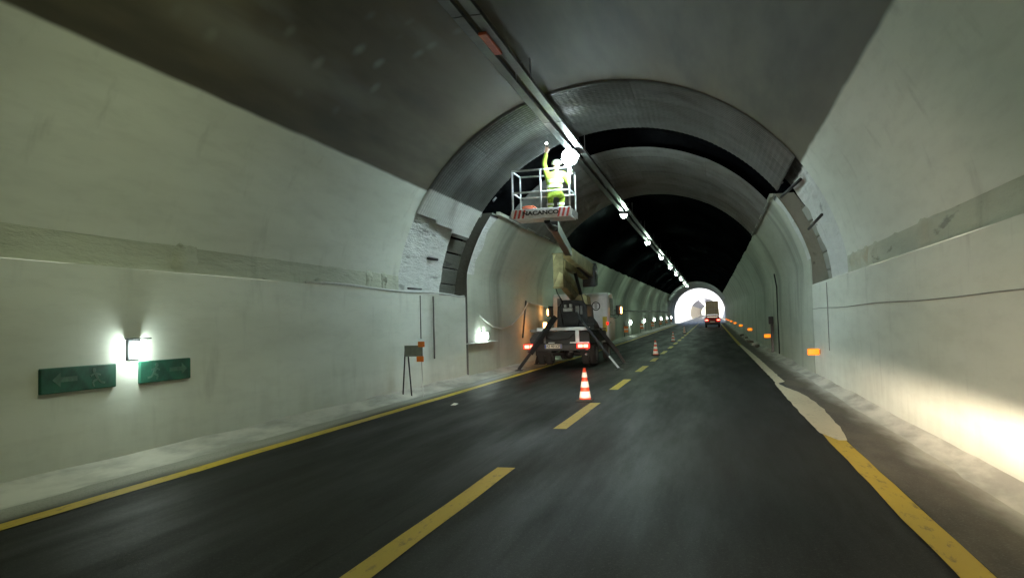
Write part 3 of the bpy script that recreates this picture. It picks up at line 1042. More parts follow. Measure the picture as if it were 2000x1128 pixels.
for nm, y0, y1, lab in ((0, 5.95, 6.92, 'green emergency exit sign with arrow on the left wall, nearer the viewer'), (1, 7.28, 8.15, 'green emergency exit sign with arrow right of the wall lamp')):
    r_ = thing('exit_sign', lab, 'sign', (LW + 0.012, (y0 + y1) / 2, 1.04), 0, 'green exit signs on the left wall')
    hw = (y1 - y0) / 2
    MB().bb((-0.03, -hw, -0.13), (0.02, hw, 0.13)).build('sign_plate', M['green_sign'], r_, False, 0.012, 2)
    d = 1 if nm else -1
    q = MB()          # arrow
    q.prism([(d * 0.05, -0.02), (d * 0.26, -0.02), (d * 0.26, -0.07), (d * 0.36, 0.005), (d * 0.26, 0.08), (d * 0.26, 0.03), (d * 0.05, 0.03)], 'X', 0.021, 0.025)
    q.build('arrow', M['sign_mark'], r_)
    q = MB()          # running figure
    c0 = -d * 0.2
    q.lathe([(0.001, 0.021), (0.026, 0.021), (0.026, 0.025), (0.001, 0.025)], 12, 'X', (0, c0 + d * 0.03, 0.075))
    for a_, b_, wd in (((c0 + d * 0.02, 0.045), (c0 - d * 0.02, -0.02), 0.035), ((c0 - d * 0.02, -0.02), (c0 + d * 0.05, -0.05), 0.024), ((c0 + d * 0.05, -0.05), (c0 + d * 0.03, -0.10), 0.022),
                       ((c0 - d * 0.02, -0.02), (c0 - d * 0.06, -0.06), 0.024), ((c0 - d * 0.06, -0.06), (c0 - d * 0.12, -0.07), 0.022), ((c0 + d * 0.02, 0.04), (c0 + d * 0.08, 0.015), 0.018), ((c0 + d * 0.01, 0.04), (c0 - d * 0.06, 0.02), 0.018)):
        q.beam((0.023, a_[0], a_[1]), (0.023, b_[0], b_[1]), 0.004, wd, (0, 0, 1)) if abs(a_[1] - b_[1]) < abs(a_[0] - b_[0]) else q.beam((0.023, a_[0], a_[1]), (0.023, b_[0], b_[1]), wd, 0.004, (1, 0, 0))
    q.build('running_figure', M['sign_mark'], r_)

# amber reflectors along the right wall; emission stands in for returned headlight
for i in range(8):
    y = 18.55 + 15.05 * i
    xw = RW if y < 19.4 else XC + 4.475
    r_ = thing('amber_reflector', '%s amber reflector with added glow along the foot of the right wall, counted from the viewer' % ordn[i], 'marker lamp', (xw, y, 0.66 + zo(y)), 0, 'amber markers along the right wall')
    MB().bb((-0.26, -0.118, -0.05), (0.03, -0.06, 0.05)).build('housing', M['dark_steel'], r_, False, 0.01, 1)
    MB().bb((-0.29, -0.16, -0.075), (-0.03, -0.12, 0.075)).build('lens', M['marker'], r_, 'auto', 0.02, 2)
# small orange delineators on the left wall beyond the truck
for i in range(6):
    y = 57.5 + 13.2 * i
    xw = XC - 4.475
    r_ = thing('delineator', '%s orange and white delineator on the left wall beyond the truck, counted from the viewer' % ordn[i], 'delineator', (xw, y, 0.62 + zo(y)), 0, 'delineators on the left wall')
    MB().bb((-0.02, -0.03, -0.6), (0.03, 0.03, 0.62)).build('post', M['dark_steel'], r_)
    MB().bb((0.0, -0.13, 0.08), (0.32, -0.10, 0.30)).build('reflector', M['orange'], r_, False, 0.01, 1)
    MB().bb((0.0, -0.13, -0.18), (0.32, -0.10, 0.06)).build('reflector', M['orange'], r_, False, 0.01, 1)
    MB().bb((0.0, -0.14, 0.02), (0.34, -0.112, 0.12)).build('reflector', M['cone_white'], r_, False, 0.01, 1)

# trestle panel leaning by the left wall
r_ = thing('trestle_sign', 'small grey panel on leaning legs with two orange reflectors, by the left wall', 'sign', (-6.08, 14.6, 0))
MB().bb((-0.21, -0.012, 0.86), (0.20, 0.012, 1.09)).build('panel', M['panel_grey'], r_, False, 0.006, 1)
MB().bb((0.105, -0.028, 1.055), (0.25, -0.008, 1.17)).build('reflector', M['orange'], r_, False, 0.006, 1)
MB().bb((0.065, -0.028, 0.75), (0.225, -0.008, 0.865)).build('reflector', M['orange'], r_, False, 0.006, 1)
MB().tube([(-0.20, 0.02, 1.07), (-0.29, 0.05, 0.0)], 0.016, 8).build('leg', M['dark_steel'], r_)
MB().tube([(-0.14, 0.02, 0.9), (-0.13, 0.15, 0.0)], 0.016, 8).build('leg', M['dark_steel'], r_)
MB().tube([(0.16, 0.02, 0.9), (0.12, 0.18, 0.0)], 0.010, 8).build('leg', M['pipe_white'], r_)

# conduits, cables and boxes
def conduit(name, pts, r, mat, label, cat='conduit', group=None):
    return tag(MB().tube(pts, r, 8).build(name, M[mat], None, True), label, cat, group)


conduit('wall_cable', [(RW - 0.012 + 0.0 * i, 5.0 + i * 1.2, 1.655 + 0.012 * math.sin(i * 1.3)) for i in range(13)] + [(RW - 0.012, 19.44, 1.66)], 0.007, 'faint', 'thin dark cable running along the right wall at shoulder height', 'cable')
conduit('wall_conduit_or_shade', [(XC + 4.45, 29.5, 0.1), (XC + 4.45, 29.5, 1.8), (XC + 4.45, 29.5, 2.6), (XC + 4.38, 29.5, 3.1)], 0.024, 'dark_steel', 'dark vertical pipe on the right wall beyond the near wall end')
conduit('wall_conduit_or_shade', [(RW - 0.012, 17.0, 0.75), (RW - 0.012, 17.0, 2.2)], 0.008, 'faint', 'thin grey vertical strip standing for a faint shadow on the near right wall below the dark slot')  # added grey strip drawn where a faint upright shadow falls
conduit('wall_conduit_or_shade', [(LW + 0.012, 16.02, 1.2), (LW + 0.012, 16.02, 2.2)], 0.012, 'conduit_grey', 'short dark vertical conduit on the left wall above the trestle panel')
conduit('wall_conduit_or_shade', [(LW + 0.012, 16.85, 0.7), (LW + 0.012, 16.85, 2.2)], 0.020, 'conduit_grey', 'longer dark vertical conduit on the left wall right of the trestle panel')
conduit('ledge_cable', [(LW + 0.02, 11 + i * 0.7, 2.275 + 0.02 * math.sin(i * 0.9)) for i in range(11)] + [(LW + 0.04, 18.7, 2.25), (LW + 0.0, 19.2, 2.28)], 0.022, 'pipe_white', 'pale cable lying along the top edge of the near left wall', 'cable')
xf = XC - 4.44
conduit('hanging_cable', [(xf, 20.6, 1.75), (xf + 0.02, 21.0, 1.62), (xf + 0.02, 21.8, 1.42), (xf + 0.02, 22.8, 1.34), (xf + 0.02, 24.0, 1.45), (xf + 0.02, 25.4, 1.80), (xf + 0.02, 26.4, 2.25), (xf + 0.02, 28.0, 2.2), (xf + 0.02, 30, 2.1)], 0.022, 'pipe_white', 'pale cable sagging along the left wall behind the truck', 'cable')
conduit('leaning_pole', [(-6.52, 26.3, 2.3), (-6.35, 25.0, 1.0)], 0.03, 'dark_steel', 'dark pole slanting against the left wall beside the truck', 'pole')
conduit('wall_cable', [(XC - 4.44, 30 + i * 2.2, 2.12 + 0.10 * ns(i * 1.7, 2, 2) + zo(30 + i * 2.2)) for i in range(40)], 0.04, 'dark_steel', 'loose dark cable sagging along the far left wall', 'cable')
conduit('steel_bar', [(XC + 3.93, 16.3, 4.32), (XC + 3.80, 19.2, 4.42)], 0.035, 'black', 'dark bar sticking out at the paint edge on the right wall', 'bar')
conduit('anchor_bar', [(XC + 4.30, 16.2, 3.55), (XC + 4.18, 17.4, 3.40)], 0.03, 'black', 'short dark bolt on the rough plaster of the right wall', 'bolt')
conduit('anchor_bar', [(XC - 4.62, 16.6, 3.15), (XC - 4.44, 17.2, 3.12)], 0.035, 'black', 'short dark bolt on the rough plaster of the left wall', 'bolt')
conduit('anchor_bar', [(XC - 4.60, 15.7, 2.36), (XC - 4.60, 16.5, 2.37)], 0.02, 'black', 'thin dark bar at the foot of the rough plaster on the left', 'bar')
r_ = thing('hydrant_post', 'dark post with a small box at the foot of the far right wall', 'post', (XC + 4.40, 31.9, 0))
MB().bb((-0.05, -0.05, 0.0), (0.05, 0.05, 1.35)).build('post', M['dark_steel'], r_, False, 0.01, 1)
MB().bb((-0.12, -0.10, 1.2), (0.06, 0.10, 1.5)).build('box', M['dark_steel'], r_, False, 0.015, 2)

# rubble by the right kerb and a scrap on the road
for i in range(7):
    y = 38 + i * 3.1 + rnd.uniform(-0.8, 0.8)
    q = MB().box((0, 0, 0.05), (rnd.uniform(0.15, 0.35), rnd.uniform(0.3, 0.9), rnd.uniform(0.1, 0.2)))
    me = q.mesh('rubble_lump', M['dust' if i % 2 else 'rubble'], 'auto', 0.04, 2)
    for vv in me.vertices:
        vv.co += Vector((ns(*vv.co * 5) * 0.07, ns(*vv.co * 6) * 0.07, ns(*vv.co * 4) * 0.04))
    o = link('rubble_lump', me, None, (2.12 - 0.12 * rnd.random(), y, zo(y) + 0.02), (0, 0, rnd.uniform(-0.4, 0.4)))
    tag(o, '%s lump of rubble on the dusty strip along the right wall, counted from the viewer' % ['first', 'second', 'third', 'fourth', 'fifth', 'sixth', 'seventh'][i], 'rubble', 'rubble along the right wall')
q = MB().add([(-0.06, -0.05, 0.006), (0.05, -0.06, 0.012), (0.07, 0.05, 0.03), (-0.03, 0.06, 0.008), (0.0, 0.0, 0.045)], [(0, 1, 4), (1, 2, 4), (2, 3, 4), (3, 0, 4), (3, 2, 1, 0)])
tag(q.build('paper_scrap', M['sign_white'], None, False, 0, 2, (-4.71, 13.2, 0.0)), 'small pale scrap lying on the asphalt in the left lane', 'litter')


# ------------------------------------------------------------------ traffic cones
def cone():
    r_ = thing('traffic_cone', 'cone', 'traffic cone', (0, 0, 0), 0, 'cones along the lane line')
    MB().box((0, 0, 0.02), (0.30, 0.30, 0.035)).build('base', M['rubber'], r_, False, 0.012, 2)
    R0 = lambda z: 0.112 - (z - 0.035) * (0.112 - 0.026) / 0.58
    MB().lathe([(R0(z), z) for z in (0.035, 0.2, 0.4, 0.615)] + [(0.015, 0.622)], 20).build('body', M['cone_red'], r_, 'auto')
    for z0, z1 in ((0.065, 0.185), (0.26, 0.37), (0.445, 0.54)):
        MB().lathe([(R0(z0) + 0.004, z0), (R0(z1) + 0.004, z1)], 20).build('reflective_band', M['cone_white'], r_, True)
    return r_


c0 = cone()
labs = ['traffic cone nearest the viewer, in front of the lift truck', 'second traffic cone from the viewer, right of the lift truck', 'third traffic cone from the viewer along the lane line', 'farthest traffic cone, smallest of the four on the lane line']
for i, (x, y) in enumerate([(-2.36, 13.95), (-2.3, 31.4), (-2.4, 48.0), (-2.4, 68.0)]):
    o = c0 if i == 0 else copy_tree(c0)
    o.location = (x, y, zo(y) + 0.004)
    o.rotation_euler.z = 0.3 * i
    o['label'] = labs[i]


# ------------------------------------------------------------------ the lift truck
T = thing('lift_truck', 'white cab lift truck with raised cream boom and basket, parked in the left lane', 'lift truck', (-4.75, 23.4, 0.0))
each(MB().bb((-0.42, 0.15, 0.52), (-0.30, 5.7, 0.74)).bb((0.30, 0.15, 0.52), (0.42, 5.7, 0.74)), 'chassis', M['black'], T)
b = MB()
b.prism([(-0.95, 0.80), (0.98, 0.80), (0.98, 1.16), (0.62, 1.20), (-0.70, 1.20), (-0.82, 1.16), (-0.98, 0.96)], 'Y', 0.05, 3.95)
b.build('deck_body', M['black'], T, False, 0.02, 2)
each(MB().bb((-0.98, 0.10, 1.20), (-0.62, 3.9, 1.27)).bb((0.55, 0.10, 1.205), (1.0, 3.9, 1.25)), 'side_flap', M['grey_metal'], T, False, 0.01, 1)
MB().bb((-0.72, -0.01, 1.23), (1.0, 0.09, 1.33)).build('rear_beam', M['white_paint'], T, False, 0.012, 2)
MB().bb((0.54, -0.025, 0.86), (0.66, 0.04, 1.228)).build('rear_post', M['white_paint'], T, False, 0.01, 2)
MB().bb((0.36, -0.03, 0.82), (0.98, 0.05, 0.862)).build('lamp_bracket', M['white_paint'], T, False, 0.006, 1)
MB().bb((-0.50, -0.02, 0.84), (-0.43, 0.04, 1.22)).build('rear_post', M['grey_metal'], T, False, 0.01, 1)
MB().bb((-0.98, -0.02, 0.58), (0.98, 0.06, 0.80)).build('rear_bumper', M['black'], T, False, 0.02, 2)
for x0, x1, lab in ((-1.16, -0.74, 'l'), (0.58, 1.0, 'r')):
    tl = MB().bb((x0, -0.10, 0.655), (x1, -0.021, 0.815)).build('tail_light', M['tail_red'], T, 'auto', 0.025, 3)
    wx = (x1 - x0)
    MB().bb((x0 + 0.05, -0.125, 0.685), (x0 + wx * 0.48, -0.101, 0.785)).build('lens', M['tail_hot'], tl, 'auto', 0.012, 2)
    MB().bb((x0 + wx * 0.54, -0.125, 0.685), (x1 - 0.05, -0.101, 0.785)).build('lens', M['tail_hot'], tl, 'auto', 0.012, 2)
pl = MB().bb((-0.46, -0.05, 0.665), (0.10, -0.022, 0.80)).build('licence_plate', M['plate_white'], T, False, 0.008, 1)
MB().bb((-0.455, -0.053, 0.67), (-0.41, -0.0505, 0.795)).build('plate_band', M['plate_blue'], pl)
MB().bb((0.05, -0.053, 0.67), (0.095, -0.0505, 0.795)).build('plate_band', M['plate_blue'], pl)
text_mesh('plate_lettering', 'FZ 976CF', 0.125, M['ink'], pl, (-0.18, -0.053, 0.728), (PI / 2, 0, 0), 0.002, 0.86, 0.003)
MB().bb((-0.34, -0.035, 0.83), (-0.14, -0.021, 0.86)).build('plate_lamp', M['pipe_white'], T)


def wheel(x, y, wdt, parent, zc=0.42, r=0.36):
    t = MB().lathe([(r * 0.62, -wdt / 2 + 0.01), (r * 0.93, -wdt / 2), (r, -wdt / 2 + 0.03), (r, wdt / 2 - 0.03), (r * 0.93, wdt / 2), (r * 0.62, wdt / 2 - 0.01)], 26, 'X').build('wheel', M['rubber'], parent, 'auto', 0, 2, (x, y, zc))
    q = MB().lathe([(0.05, -wdt / 2 - 0.004), (r * 0.5, -wdt / 2 + 0.012), (r * 0.63, -wdt / 2 + 0.004), (r * 0.63, wdt / 2 - 0.004), (r * 0.5, wdt / 2 - 0.012), (0.05, wdt / 2 + 0.004)], 20, 'X')
    q.build('rim', M['grey_metal'], t, 'auto')
    return t


for x in (-0.92, -0.66, 0.60, 0.86):
    wheel(x, 1.65, 0.22, T)
for x in (-0.82, 0.82):
    wheel(x, 5.05, 0.22, T)
MB().tube([(-0.8, 1.65, 0.42), (0.8, 1.65, 0.42)], 0.07, 10).build('rear_axle', M['black'], T)
MB().lathe([(0.02, -0.2), (0.14, -0.12), (0.19, 0), (0.14, 0.12), (0.02, 0.2)], 16, 'Y', (0.02, 1.6, 0.42)).build('differential', M['black'], T, True)
for x0, x1 in ((-1.0, -0.56), (0.50, 0.98)):
    MB().bb((x0, 0.95, 0.40), (x1, 0.97, 0.72)).build('mud_flap', M['rubber'], T)
    MB().prism([(0.98, 0.72), (1.1, 0.85), (1.65, 0.90), (2.2, 0.85), (2.32, 0.72), (2.32, 0.70), (2.2, 0.80), (1.65, 0.84), (1.1, 0.80), (0.98, 0.70)], 'X', x0, x1).build('mudguard', M['dark_steel'], T)


def outrigger(a, bb, foot, mat, w1, w2, label=None):
    o = MB().beam(a, bb, w1, w1 * 1.15).build('outrigger', M[mat], T, False, 0.01, 1)
    MB().beam(bb, foot, w2, w2).build('jack_leg', M['galv' if mat == 'dark_steel' else 'black'], o, False, 0.006, 1)
    MB().lathe([(0.13, 0.004), (0.13, 0.025), (0.05, 0.05), (0.03, 0.07)], 16, 'Z', (foot[0], foot[1], 0.0)).build('foot_pad', M['dark_steel'], o, 'auto')
    return o


outrigger((-0.13, 0.15, 1.68), (-0.86, -0.42, 0.52), (-1.18, -0.66, 0.05), 'black', 0.135, 0.085)
outrigger((0.56, 0.10, 1.80), (1.66, -0.48, 0.42), (1.97, -0.64, 0.05), 'dark_steel', 0.065, 0.05)
outrigger((0.95, 2.20, 1.25), (1.55, 2.48, 0.42), (1.77, 2.57, 0.05), 'black', 0.12, 0.085)
outrigger((-0.95, 2.20, 1.25), (-1.25, 2.48, 0.42), (-1.36, 2.57, 0.05), 'black', 0.12, 0.085)
sm = MB().bb((-1.06, 2.5, 1.30), (-1.0, 2.8, 1.5)).build('side_lamp', M['amber_strong'], T, False, 0.01, 1)
MB().prism([(0.55, 1.25), (1.0, 1.25), (0.92, 1.45), (0.76, 1.66), (0.62, 1.66)], 'Y', 2.05, 2.3).build('outrigger_bracket', M['black'], T, False, 0.015, 1)
MB().bb((0.5, 1.0, 1.255), (1.0, 1.9, 1.42)).build('tool_box', M['dark_steel'], T, False, 0.02, 2)
# turret
b = MB()
b.prism([(-0.48, 1.20), (0.66, 1.20), (0.60, 2.02), (0.48, 2.22), (0.10, 2.26), (-0.30, 2.26), (-0.42, 2.15)], 'Y', 2.0, 3.4)
b.build('turret', M['dark_steel'], T, False, 0.03, 2)
MB().lathe([(0.5, 1.16), (0.5, 1.22), (0.46, 1.24)], 28, 'Z', (0.05, 2.7, 0)).build('slew_ring', M['black'], T, 'auto')
MB().bb((0.22, 1.90, 1.75), (0.46, 2.02, 2.05)).build('valve_box', M['grey_metal'], T, False, 0.015, 1)
each(MB().bb((-0.20, 1.86, 1.86), (0.12, 2.02, 1.98)).bb((-0.16, 1.84, 2.0), (-0.08, 2.0, 2.1)).bb((0.02, 1.84, 2.0), (0.1, 2.0, 2.12)), 'valve_bank', M['galv'], T, False, 0.01, 1)
each(MB().tube([(-0.30, 1.95, 2.12), (-0.30, 1.80, 2.0), (-0.25, 1.75, 1.7), (-0.2, 1.85, 1.4)], 0.02, 6).tube([(0.36, 1.95, 2.1), (0.40, 1.78, 1.95), (0.38, 1.76, 1.6), (0.3, 1.9, 1.35)], 0.018, 6), 'hose', M['rubber'], T, True)
MB().prism([(0.12, 2.10), (0.62, 2.10), (0.60, 2.36), (0.50, 2.44), (0.30, 2.42), (0.18, 2.30)], 'Y', 2.1, 2.9).build('turret_cover', M['olive_dark'], T, False, 0.03, 2)
MB().bb((-0.42, 1.95, 2.05), (-0.28, 2.1, 2.32)).build('control_lever_box', M['grey_metal'], T, False, 0.015, 1)

each(MB().tube([K + Vector((0.0, 0, 0)) for K in (Vector((-0.22, 1.9, 2.2)), Vector((-0.30, 1.4, 2.5)), Vector((-0.24, 0.8, 2.75)), Vector((-0.14, 0.45, 2.9)))], 0.022, 6).tube([(0.5, 1.95, 2.2), (0.46, 1.5, 2.62), (0.40, 1.2, 2.9), (0.36, 1.6, 3.1)], 0.02, 6), 'hose', M['rubber'], T, True)
MB().tube([(-0.62, 0.02, 1.10), (-0.2, -0.02, 0.92), (0.3, -0.02, 0.95), (0.5, 0.02, 1.12)], 0.014, 6).build('cable_loop', M['rubber'], T, True)
for x_ in (-0.93, 0.90):
    MB().bb((x_ - 0.045, -0.026, 0.60), (x_ + 0.045, -0.021, 0.645)).build('reflector', M['red_stripe'], T)
MB().tube([(0.86, -0.02, 0.46), (0.86, 0.25, 0.46)], 0.035, 10).build('exhaust_pipe', M['galv'], T, True)
MB().bb((0.46, 2.3, 0.50), (0.92, 3.3, 0.80)).build('fuel_tank', M['grey_metal'], T, 'auto', 0.06, 3)
# cab: rounded box with a raked screen
b = MB()
b.prism([(4.15, 0.72), (5.95, 0.72), (5.98, 1.35), (5.62, 2.42), (5.40, 2.56), (4.28, 2.56), (4.15, 2.44)], 'X', -1.04, 1.06)
cab = b.build('cab', M['white_paint'], T, 'auto', 0.09, 4)
MB().bb((-0.80, 4.135, 1.30), (0.84, 4.149, 2.34)).build('back_panel', M['white_paint'], cab, False, 0.006, 1)
for sx, x0, x1 in ((-1, -1.046, -1.03), (1, 1.05, 1.066)):
    MB().prism([(4.55, 1.62), (5.72, 1.62), (5.44, 2.36), (4.55, 2.36)], 'X', x0, x1).build('side_window', M['glass'], cab)
    MB().prism([(4.40, 0.82), (5.60, 0.82), (5.68, 1.56), (4.40, 1.56)], 'X', x0, x1).build('door', M['white_paint'], cab)
    MB().bb((x0 if sx < 0 else x1, 4.5, 1.42), ((x0 - 0.02) if sx < 0 else (x1 + 0.02), 4.66, 1.46)).build('door_handle', M['black'], cab)
MB().prism([(5.985, 1.45), (5.66, 2.40), (5.67, 2.405), (5.995, 1.455)], 'X', -0.92, 0.94).build('windscreen', M['glass'], cab)
# round emblem with three bars on the back of the cab
V, F = [], []
n = 28
for i in range(n):
    a = 2 * PI * i / n
    for r_, yy in ((0.165, 4.133), (0.128, 4.133)):
        V.append((0.60 + r_ * math.cos(a), yy, 2.06 + r_ * math.sin(a)))
F = [(2 * i, 2 * i + 1, 2 * ((i + 1) % n) + 1, 2 * ((i + 1) % n)) for i in range(n)]
em = MB().add(V, F)
for zz in (1.99, 2.06, 2.13):
    em.bb((0.55, 4.128, zz - 0.016), (0.65, 4.133, zz + 0.016))
em.build('emblem', M['ink'], cab)
MB().bb((0.84, 4.10, 1.10), (1.0, 4.13, 1.66)).build('yellow_panel', M['yellow_panel'], cab)
MB().bb((0.98, 4.07, 1.36), (1.06, 4.12, 1.46)).build('marker_lamp', M['tail_red'], cab)
for sx, px_ in ((-1, -1.40), (1, 1.29)):
    mr = MB().bb((px_ - 0.10, 5.34, 1.72), (px_ + 0.10, 5.46, 2.10)).build('mirror', M['black'], T, 'auto', 0.04, 3)
    MB().bb((px_ + sx * 0.101 - 0.02, 5.30, 1.78), (px_ + sx * 0.101 + 0.02, 5.44, 2.02)).build('indicator', M['amber'], mr, 'auto', 0.012, 2)
    each(MB().tube([(px_, 5.40, 1.74), (px_ - sx * 0.05, 5.42, 1.62), (sx * 1.05, 5.44, 1.58)], 0.014, 6).tube([(px_, 5.40, 1.80), (px_ - sx * 0.14, 5.42, 1.74), (sx * 1.05, 5.44, 1.70)], 0.012, 6), 'mirror_arm', M['black'], mr, True)

# articulated boom (local coordinates)
K0 = Vector((0.10, 2.75, 2.36)); K1 = Vector((0.03, 0.25, 3.16)); K2 = Vector((0.56, 3.15, 3.20)); B3 = Vector((0.60, -1.4, 3.62)); B4 = Vector((1.10, -5.6, 3.86))
MB().beam(K0 + Vector((-0.02, 0.1, -0.05)), K1 + Vector((0.06, 0.0, -0.34)), 0.22, 0.27).build('lower_arm', M['olive_dark'], T, False, 0.012, 1)
MB().beam(K0 + Vector((0.06, 0.15, 0.22)), K1 + Vector((0.06, 0.0, -0.02)), 0.22, 0.24).build('lower_arm', M['olive'], T, False, 0.012, 1)
MB().beam(K1 + Vector((0.10, 0.05, 0.22)), K2 + Vector((-0.10, -0.1, -0.10)), 0.20, 0.24).build('middle_arm', M['olive_dark'], T, False, 0.012, 1)
MB().tube([K0 + Vector((0.26, -0.3, 0.0)), K1 + Vector((0.30, 1.2, 0.0))], 0.06, 12).build('lift_cylinder', M['dark_steel'], T, 'auto')
kn = MB().bb((-0.15, 0.10, 2.64), (0.19, 0.40, 3.69)).build('knuckle', M['olive_dark'], T, False, 0.02, 2)
MB().prism([(-0.14, 2.655), (0.18, 2.655), (0.18, 3.05), (0.06, 3.12)], 'Y', 0.088, 0.099).build('knuckle_plate', M['olive'], kn)
MB().prism([(-0.14, 3.46), (-0.04, 3.675), (-0.14, 3.675)], 'Y', 0.088, 0.099).build('knuckle_plate', M['olive'], kn)
each(MB().bb((-0.17, 0.08, 3.69), (0.21, 0.42, 3.73)).bb((-0.17, 0.08, 2.60), (0.21, 0.42, 2.64)), 'knuckle_cap', M['olive_dark'], kn)
k2 = MB().prism([(2.85, 2.72), (3.45, 2.80), (3.55, 3.42), (3.2, 3.60), (2.85, 3.40)], 'X', 0.34, 0.80).build('upper_knuckle', M['dark_steel'], T, False, 0.03, 2)
MB().lathe([(0.10, -0.26), (0.10, 0.27)], 16, 'X', (0.57, 3.2, 3.28)).build('pivot_pin', M['galv'], k2, 'auto')
MB().beam(K2 + Vector((0.04, 0.0, 0.12)), B3 + Vector((0.0, 0, -0.02)), 0.24, 0.46, w2=0.22, h2=0.36).build('upper_boom', M['olive'], T, False, 0.014, 1)
MB().beam(K2 + Vector((0.0, -0.3, -0.10)), K2 + Vector((0.02, -2.6, 0.10)), 0.10, 0.10).build('boom_cylinder', M['dark_steel'], T, False, 0.02, 2)
MB().beam(B3 + Vector((0, 0.4, -0.01)), B4, 0.19, 0.28, w2=0.18, h2=0.27).build('telescope', M['dark_steel'], T, False, 0.012, 1)
q = MB()
P = [B3.lerp(B4, i / 10) + Vector((0.07, 0, 0.15 + 0.02 * math.sin(i * 2.1))) for i in range(11)]
q.tube(P, 0.022, 6).build('hose_guide', M['galv'], T, True)
MB().tube([B4 + Vector((0.0, 0.1, -0.02)), B4 + Vector((0.02, -0.35, -0.12)), B4 + Vector((0.03, -0.75, -0.08)), B4 + Vector((0.03, -0.95, 0.0))], 0.075, 10).tube([B4 + Vector((0.1, -0.2, -0.05)), B4 + Vector((0.1, -0.9, -0.1))], 0.035, 8).build('basket_bracket', M['dark_steel'], T, 'auto')

# basket, world corners turned into truck coordinates
bx0, bx1, by0, by1, bz0, bz1 = -4.315 + 4.75, -2.99 + 4.75, 16.4 - 23.4, 17.15 - 23.4, 3.90, 4.985
bk = MB().bb((bx0, by0, bz0 - 0.02), (bx1, by1, bz0 + 0.03)).build('basket', M['basket_paint'], T, False, 0.008, 1)
rl = 0.022
for (x, y_) in ((bx0, by0), (bx1, by0), (bx0, by1), (bx1, by1), ((bx0 + bx1) / 2, by0), ((bx0 + bx1) / 2, by1)):
    MB().tube([(x, y_, bz0), (x, y_, bz1 - 0.02)], rl * (0.85 if y_ == by1 else 1.0), 8).build('post', M['basket_paint'], bk, True)
for z in (bz1, bz0 + 0.58):
    for (p, q_) in (((bx0, by0), (bx1, by0)), ((bx1, by0), (bx1, by1)), ((bx1, by1), (bx0, by1)), ((bx0, by1), (bx0, by0))):
        MB().tube([(p[0], p[1], z), (q_[0], q_[1], z)], rl * 0.9, 8).build('rail', M['basket_paint'], bk, True)
kp = MB().bb((bx0 - 0.02, by0 - 0.045, bz0 - 0.03), (bx1 + 0.03, by0 - 0.025, bz0 + 0.19)).build('kick_plate', M['basket_paint'], bk, False, 0.006, 1)
each(MB().bb((bx0 - 0.04, by0 - 0.02, bz0), (bx0 - 0.025, by1, bz0 + 0.15)).bb((bx1 + 0.031, by0 - 0.02, bz0), (bx1 + 0.046, by1, bz0 + 0.15)).bb((bx0, by1 + 0.02, bz0), (bx1, by1 + 0.04, bz0 + 0.15)), 'toe_board', M['basket_paint'], bk)
for base in (bx0 + 0.0, bx1 - 0.30):
    for k in range(3):
        x = base + 0.012 + k * 0.10
        MB().prism([(x, bz0 - 0.02), (x + 0.05, bz0 - 0.02), (x + 0.10, bz0 + 0.175), (x + 0.05, bz0 + 0.175)], 'Y', by0 - 0.049, by0 - 0.0462).build('warning_stripe', M['red_stripe'], bk)
text_mesh('basket_lettering', 'NACANCO', 0.125, M['ink'], bk, ((bx0 + bx1) / 2 - 0.01, by0 - 0.049, bz0 + 0.085), (PI / 2, 0, 0), 0.002, 1.32, 0.006)
hs = lambda t0, t1: [(0.185 * math.sin(t0 + (t1 - t0) * i / 6) + 0.002, -0.185 * math.cos(t0 + (t1 - t0) * i / 6)) for i in range(7)]
wlp = MB().lathe(hs(0.05, PI * 0.42), 14).build('work_lamp', M['lamp_work'], bk, True, 0, 2, (-2.949 + 4.75, 16.33 - 23.4, 5.2))
MB().lathe(hs(PI * 0.42, PI - 0.05), 14).build('frosted_cap', M['lamp_cap'], wlp, True)
MB().tube([(0.0, 0.03, -0.40), (0, 0.02, -0.19)], 0.018, 8).build('mast', M['galv'], wlp)

# orange cable in the basket
q = MB()
P = []
for i in range(60):
    a = i * 0.55
    P.append((-4.02 + 0.14 * math.cos(a) + 0.05 * ns(i * 0.3, 1, 1), 16.65 + 0.12 * math.sin(a), 3.96 + 0.004 * i + 0.03 * ns(i * 0.5, 2, 2)))
P += [(-3.9, 16.6, 4.2), (-3.82, 16.58, 4.14), (-3.74, 16.6, 4.0)]
tag(q.tube(P, 0.014, 6).build('cable_coil', M['orange_cable'], None, True), 'heap of orange-red cable on the floor of the lift basket', 'cable')


# ------------------------------------------------------------------ the worker
def skin_body(name, pts, edges, radii, mat, parent, root, lev=2):
    me = bpy.data.meshes.new(name)
    me.from_pydata([Vector(p) for p in pts], edges, [])
    o = link(name, me, parent)
    me.materials.append(mat)
    md = o.modifiers.new('skin', 'SKIN')
    md.use_smooth_shade = True
    sv = me.skin_vertices[0].data
    for i, r_ in enumerate(radii):
        sv[i].radius = r_ if isinstance(r_, tuple) else (r_, r_)
        sv[i].use_root = (i == root)
    ms = o.modifiers.new('sub', 'SUBSURF')
    ms.levels = ms.render_levels = lev
    return o


W = thing('person', 'crouching worker in hi-vis yellow clothing in the lift basket, one arm raised', 'person', (-3.42, 16.74, 3.936))
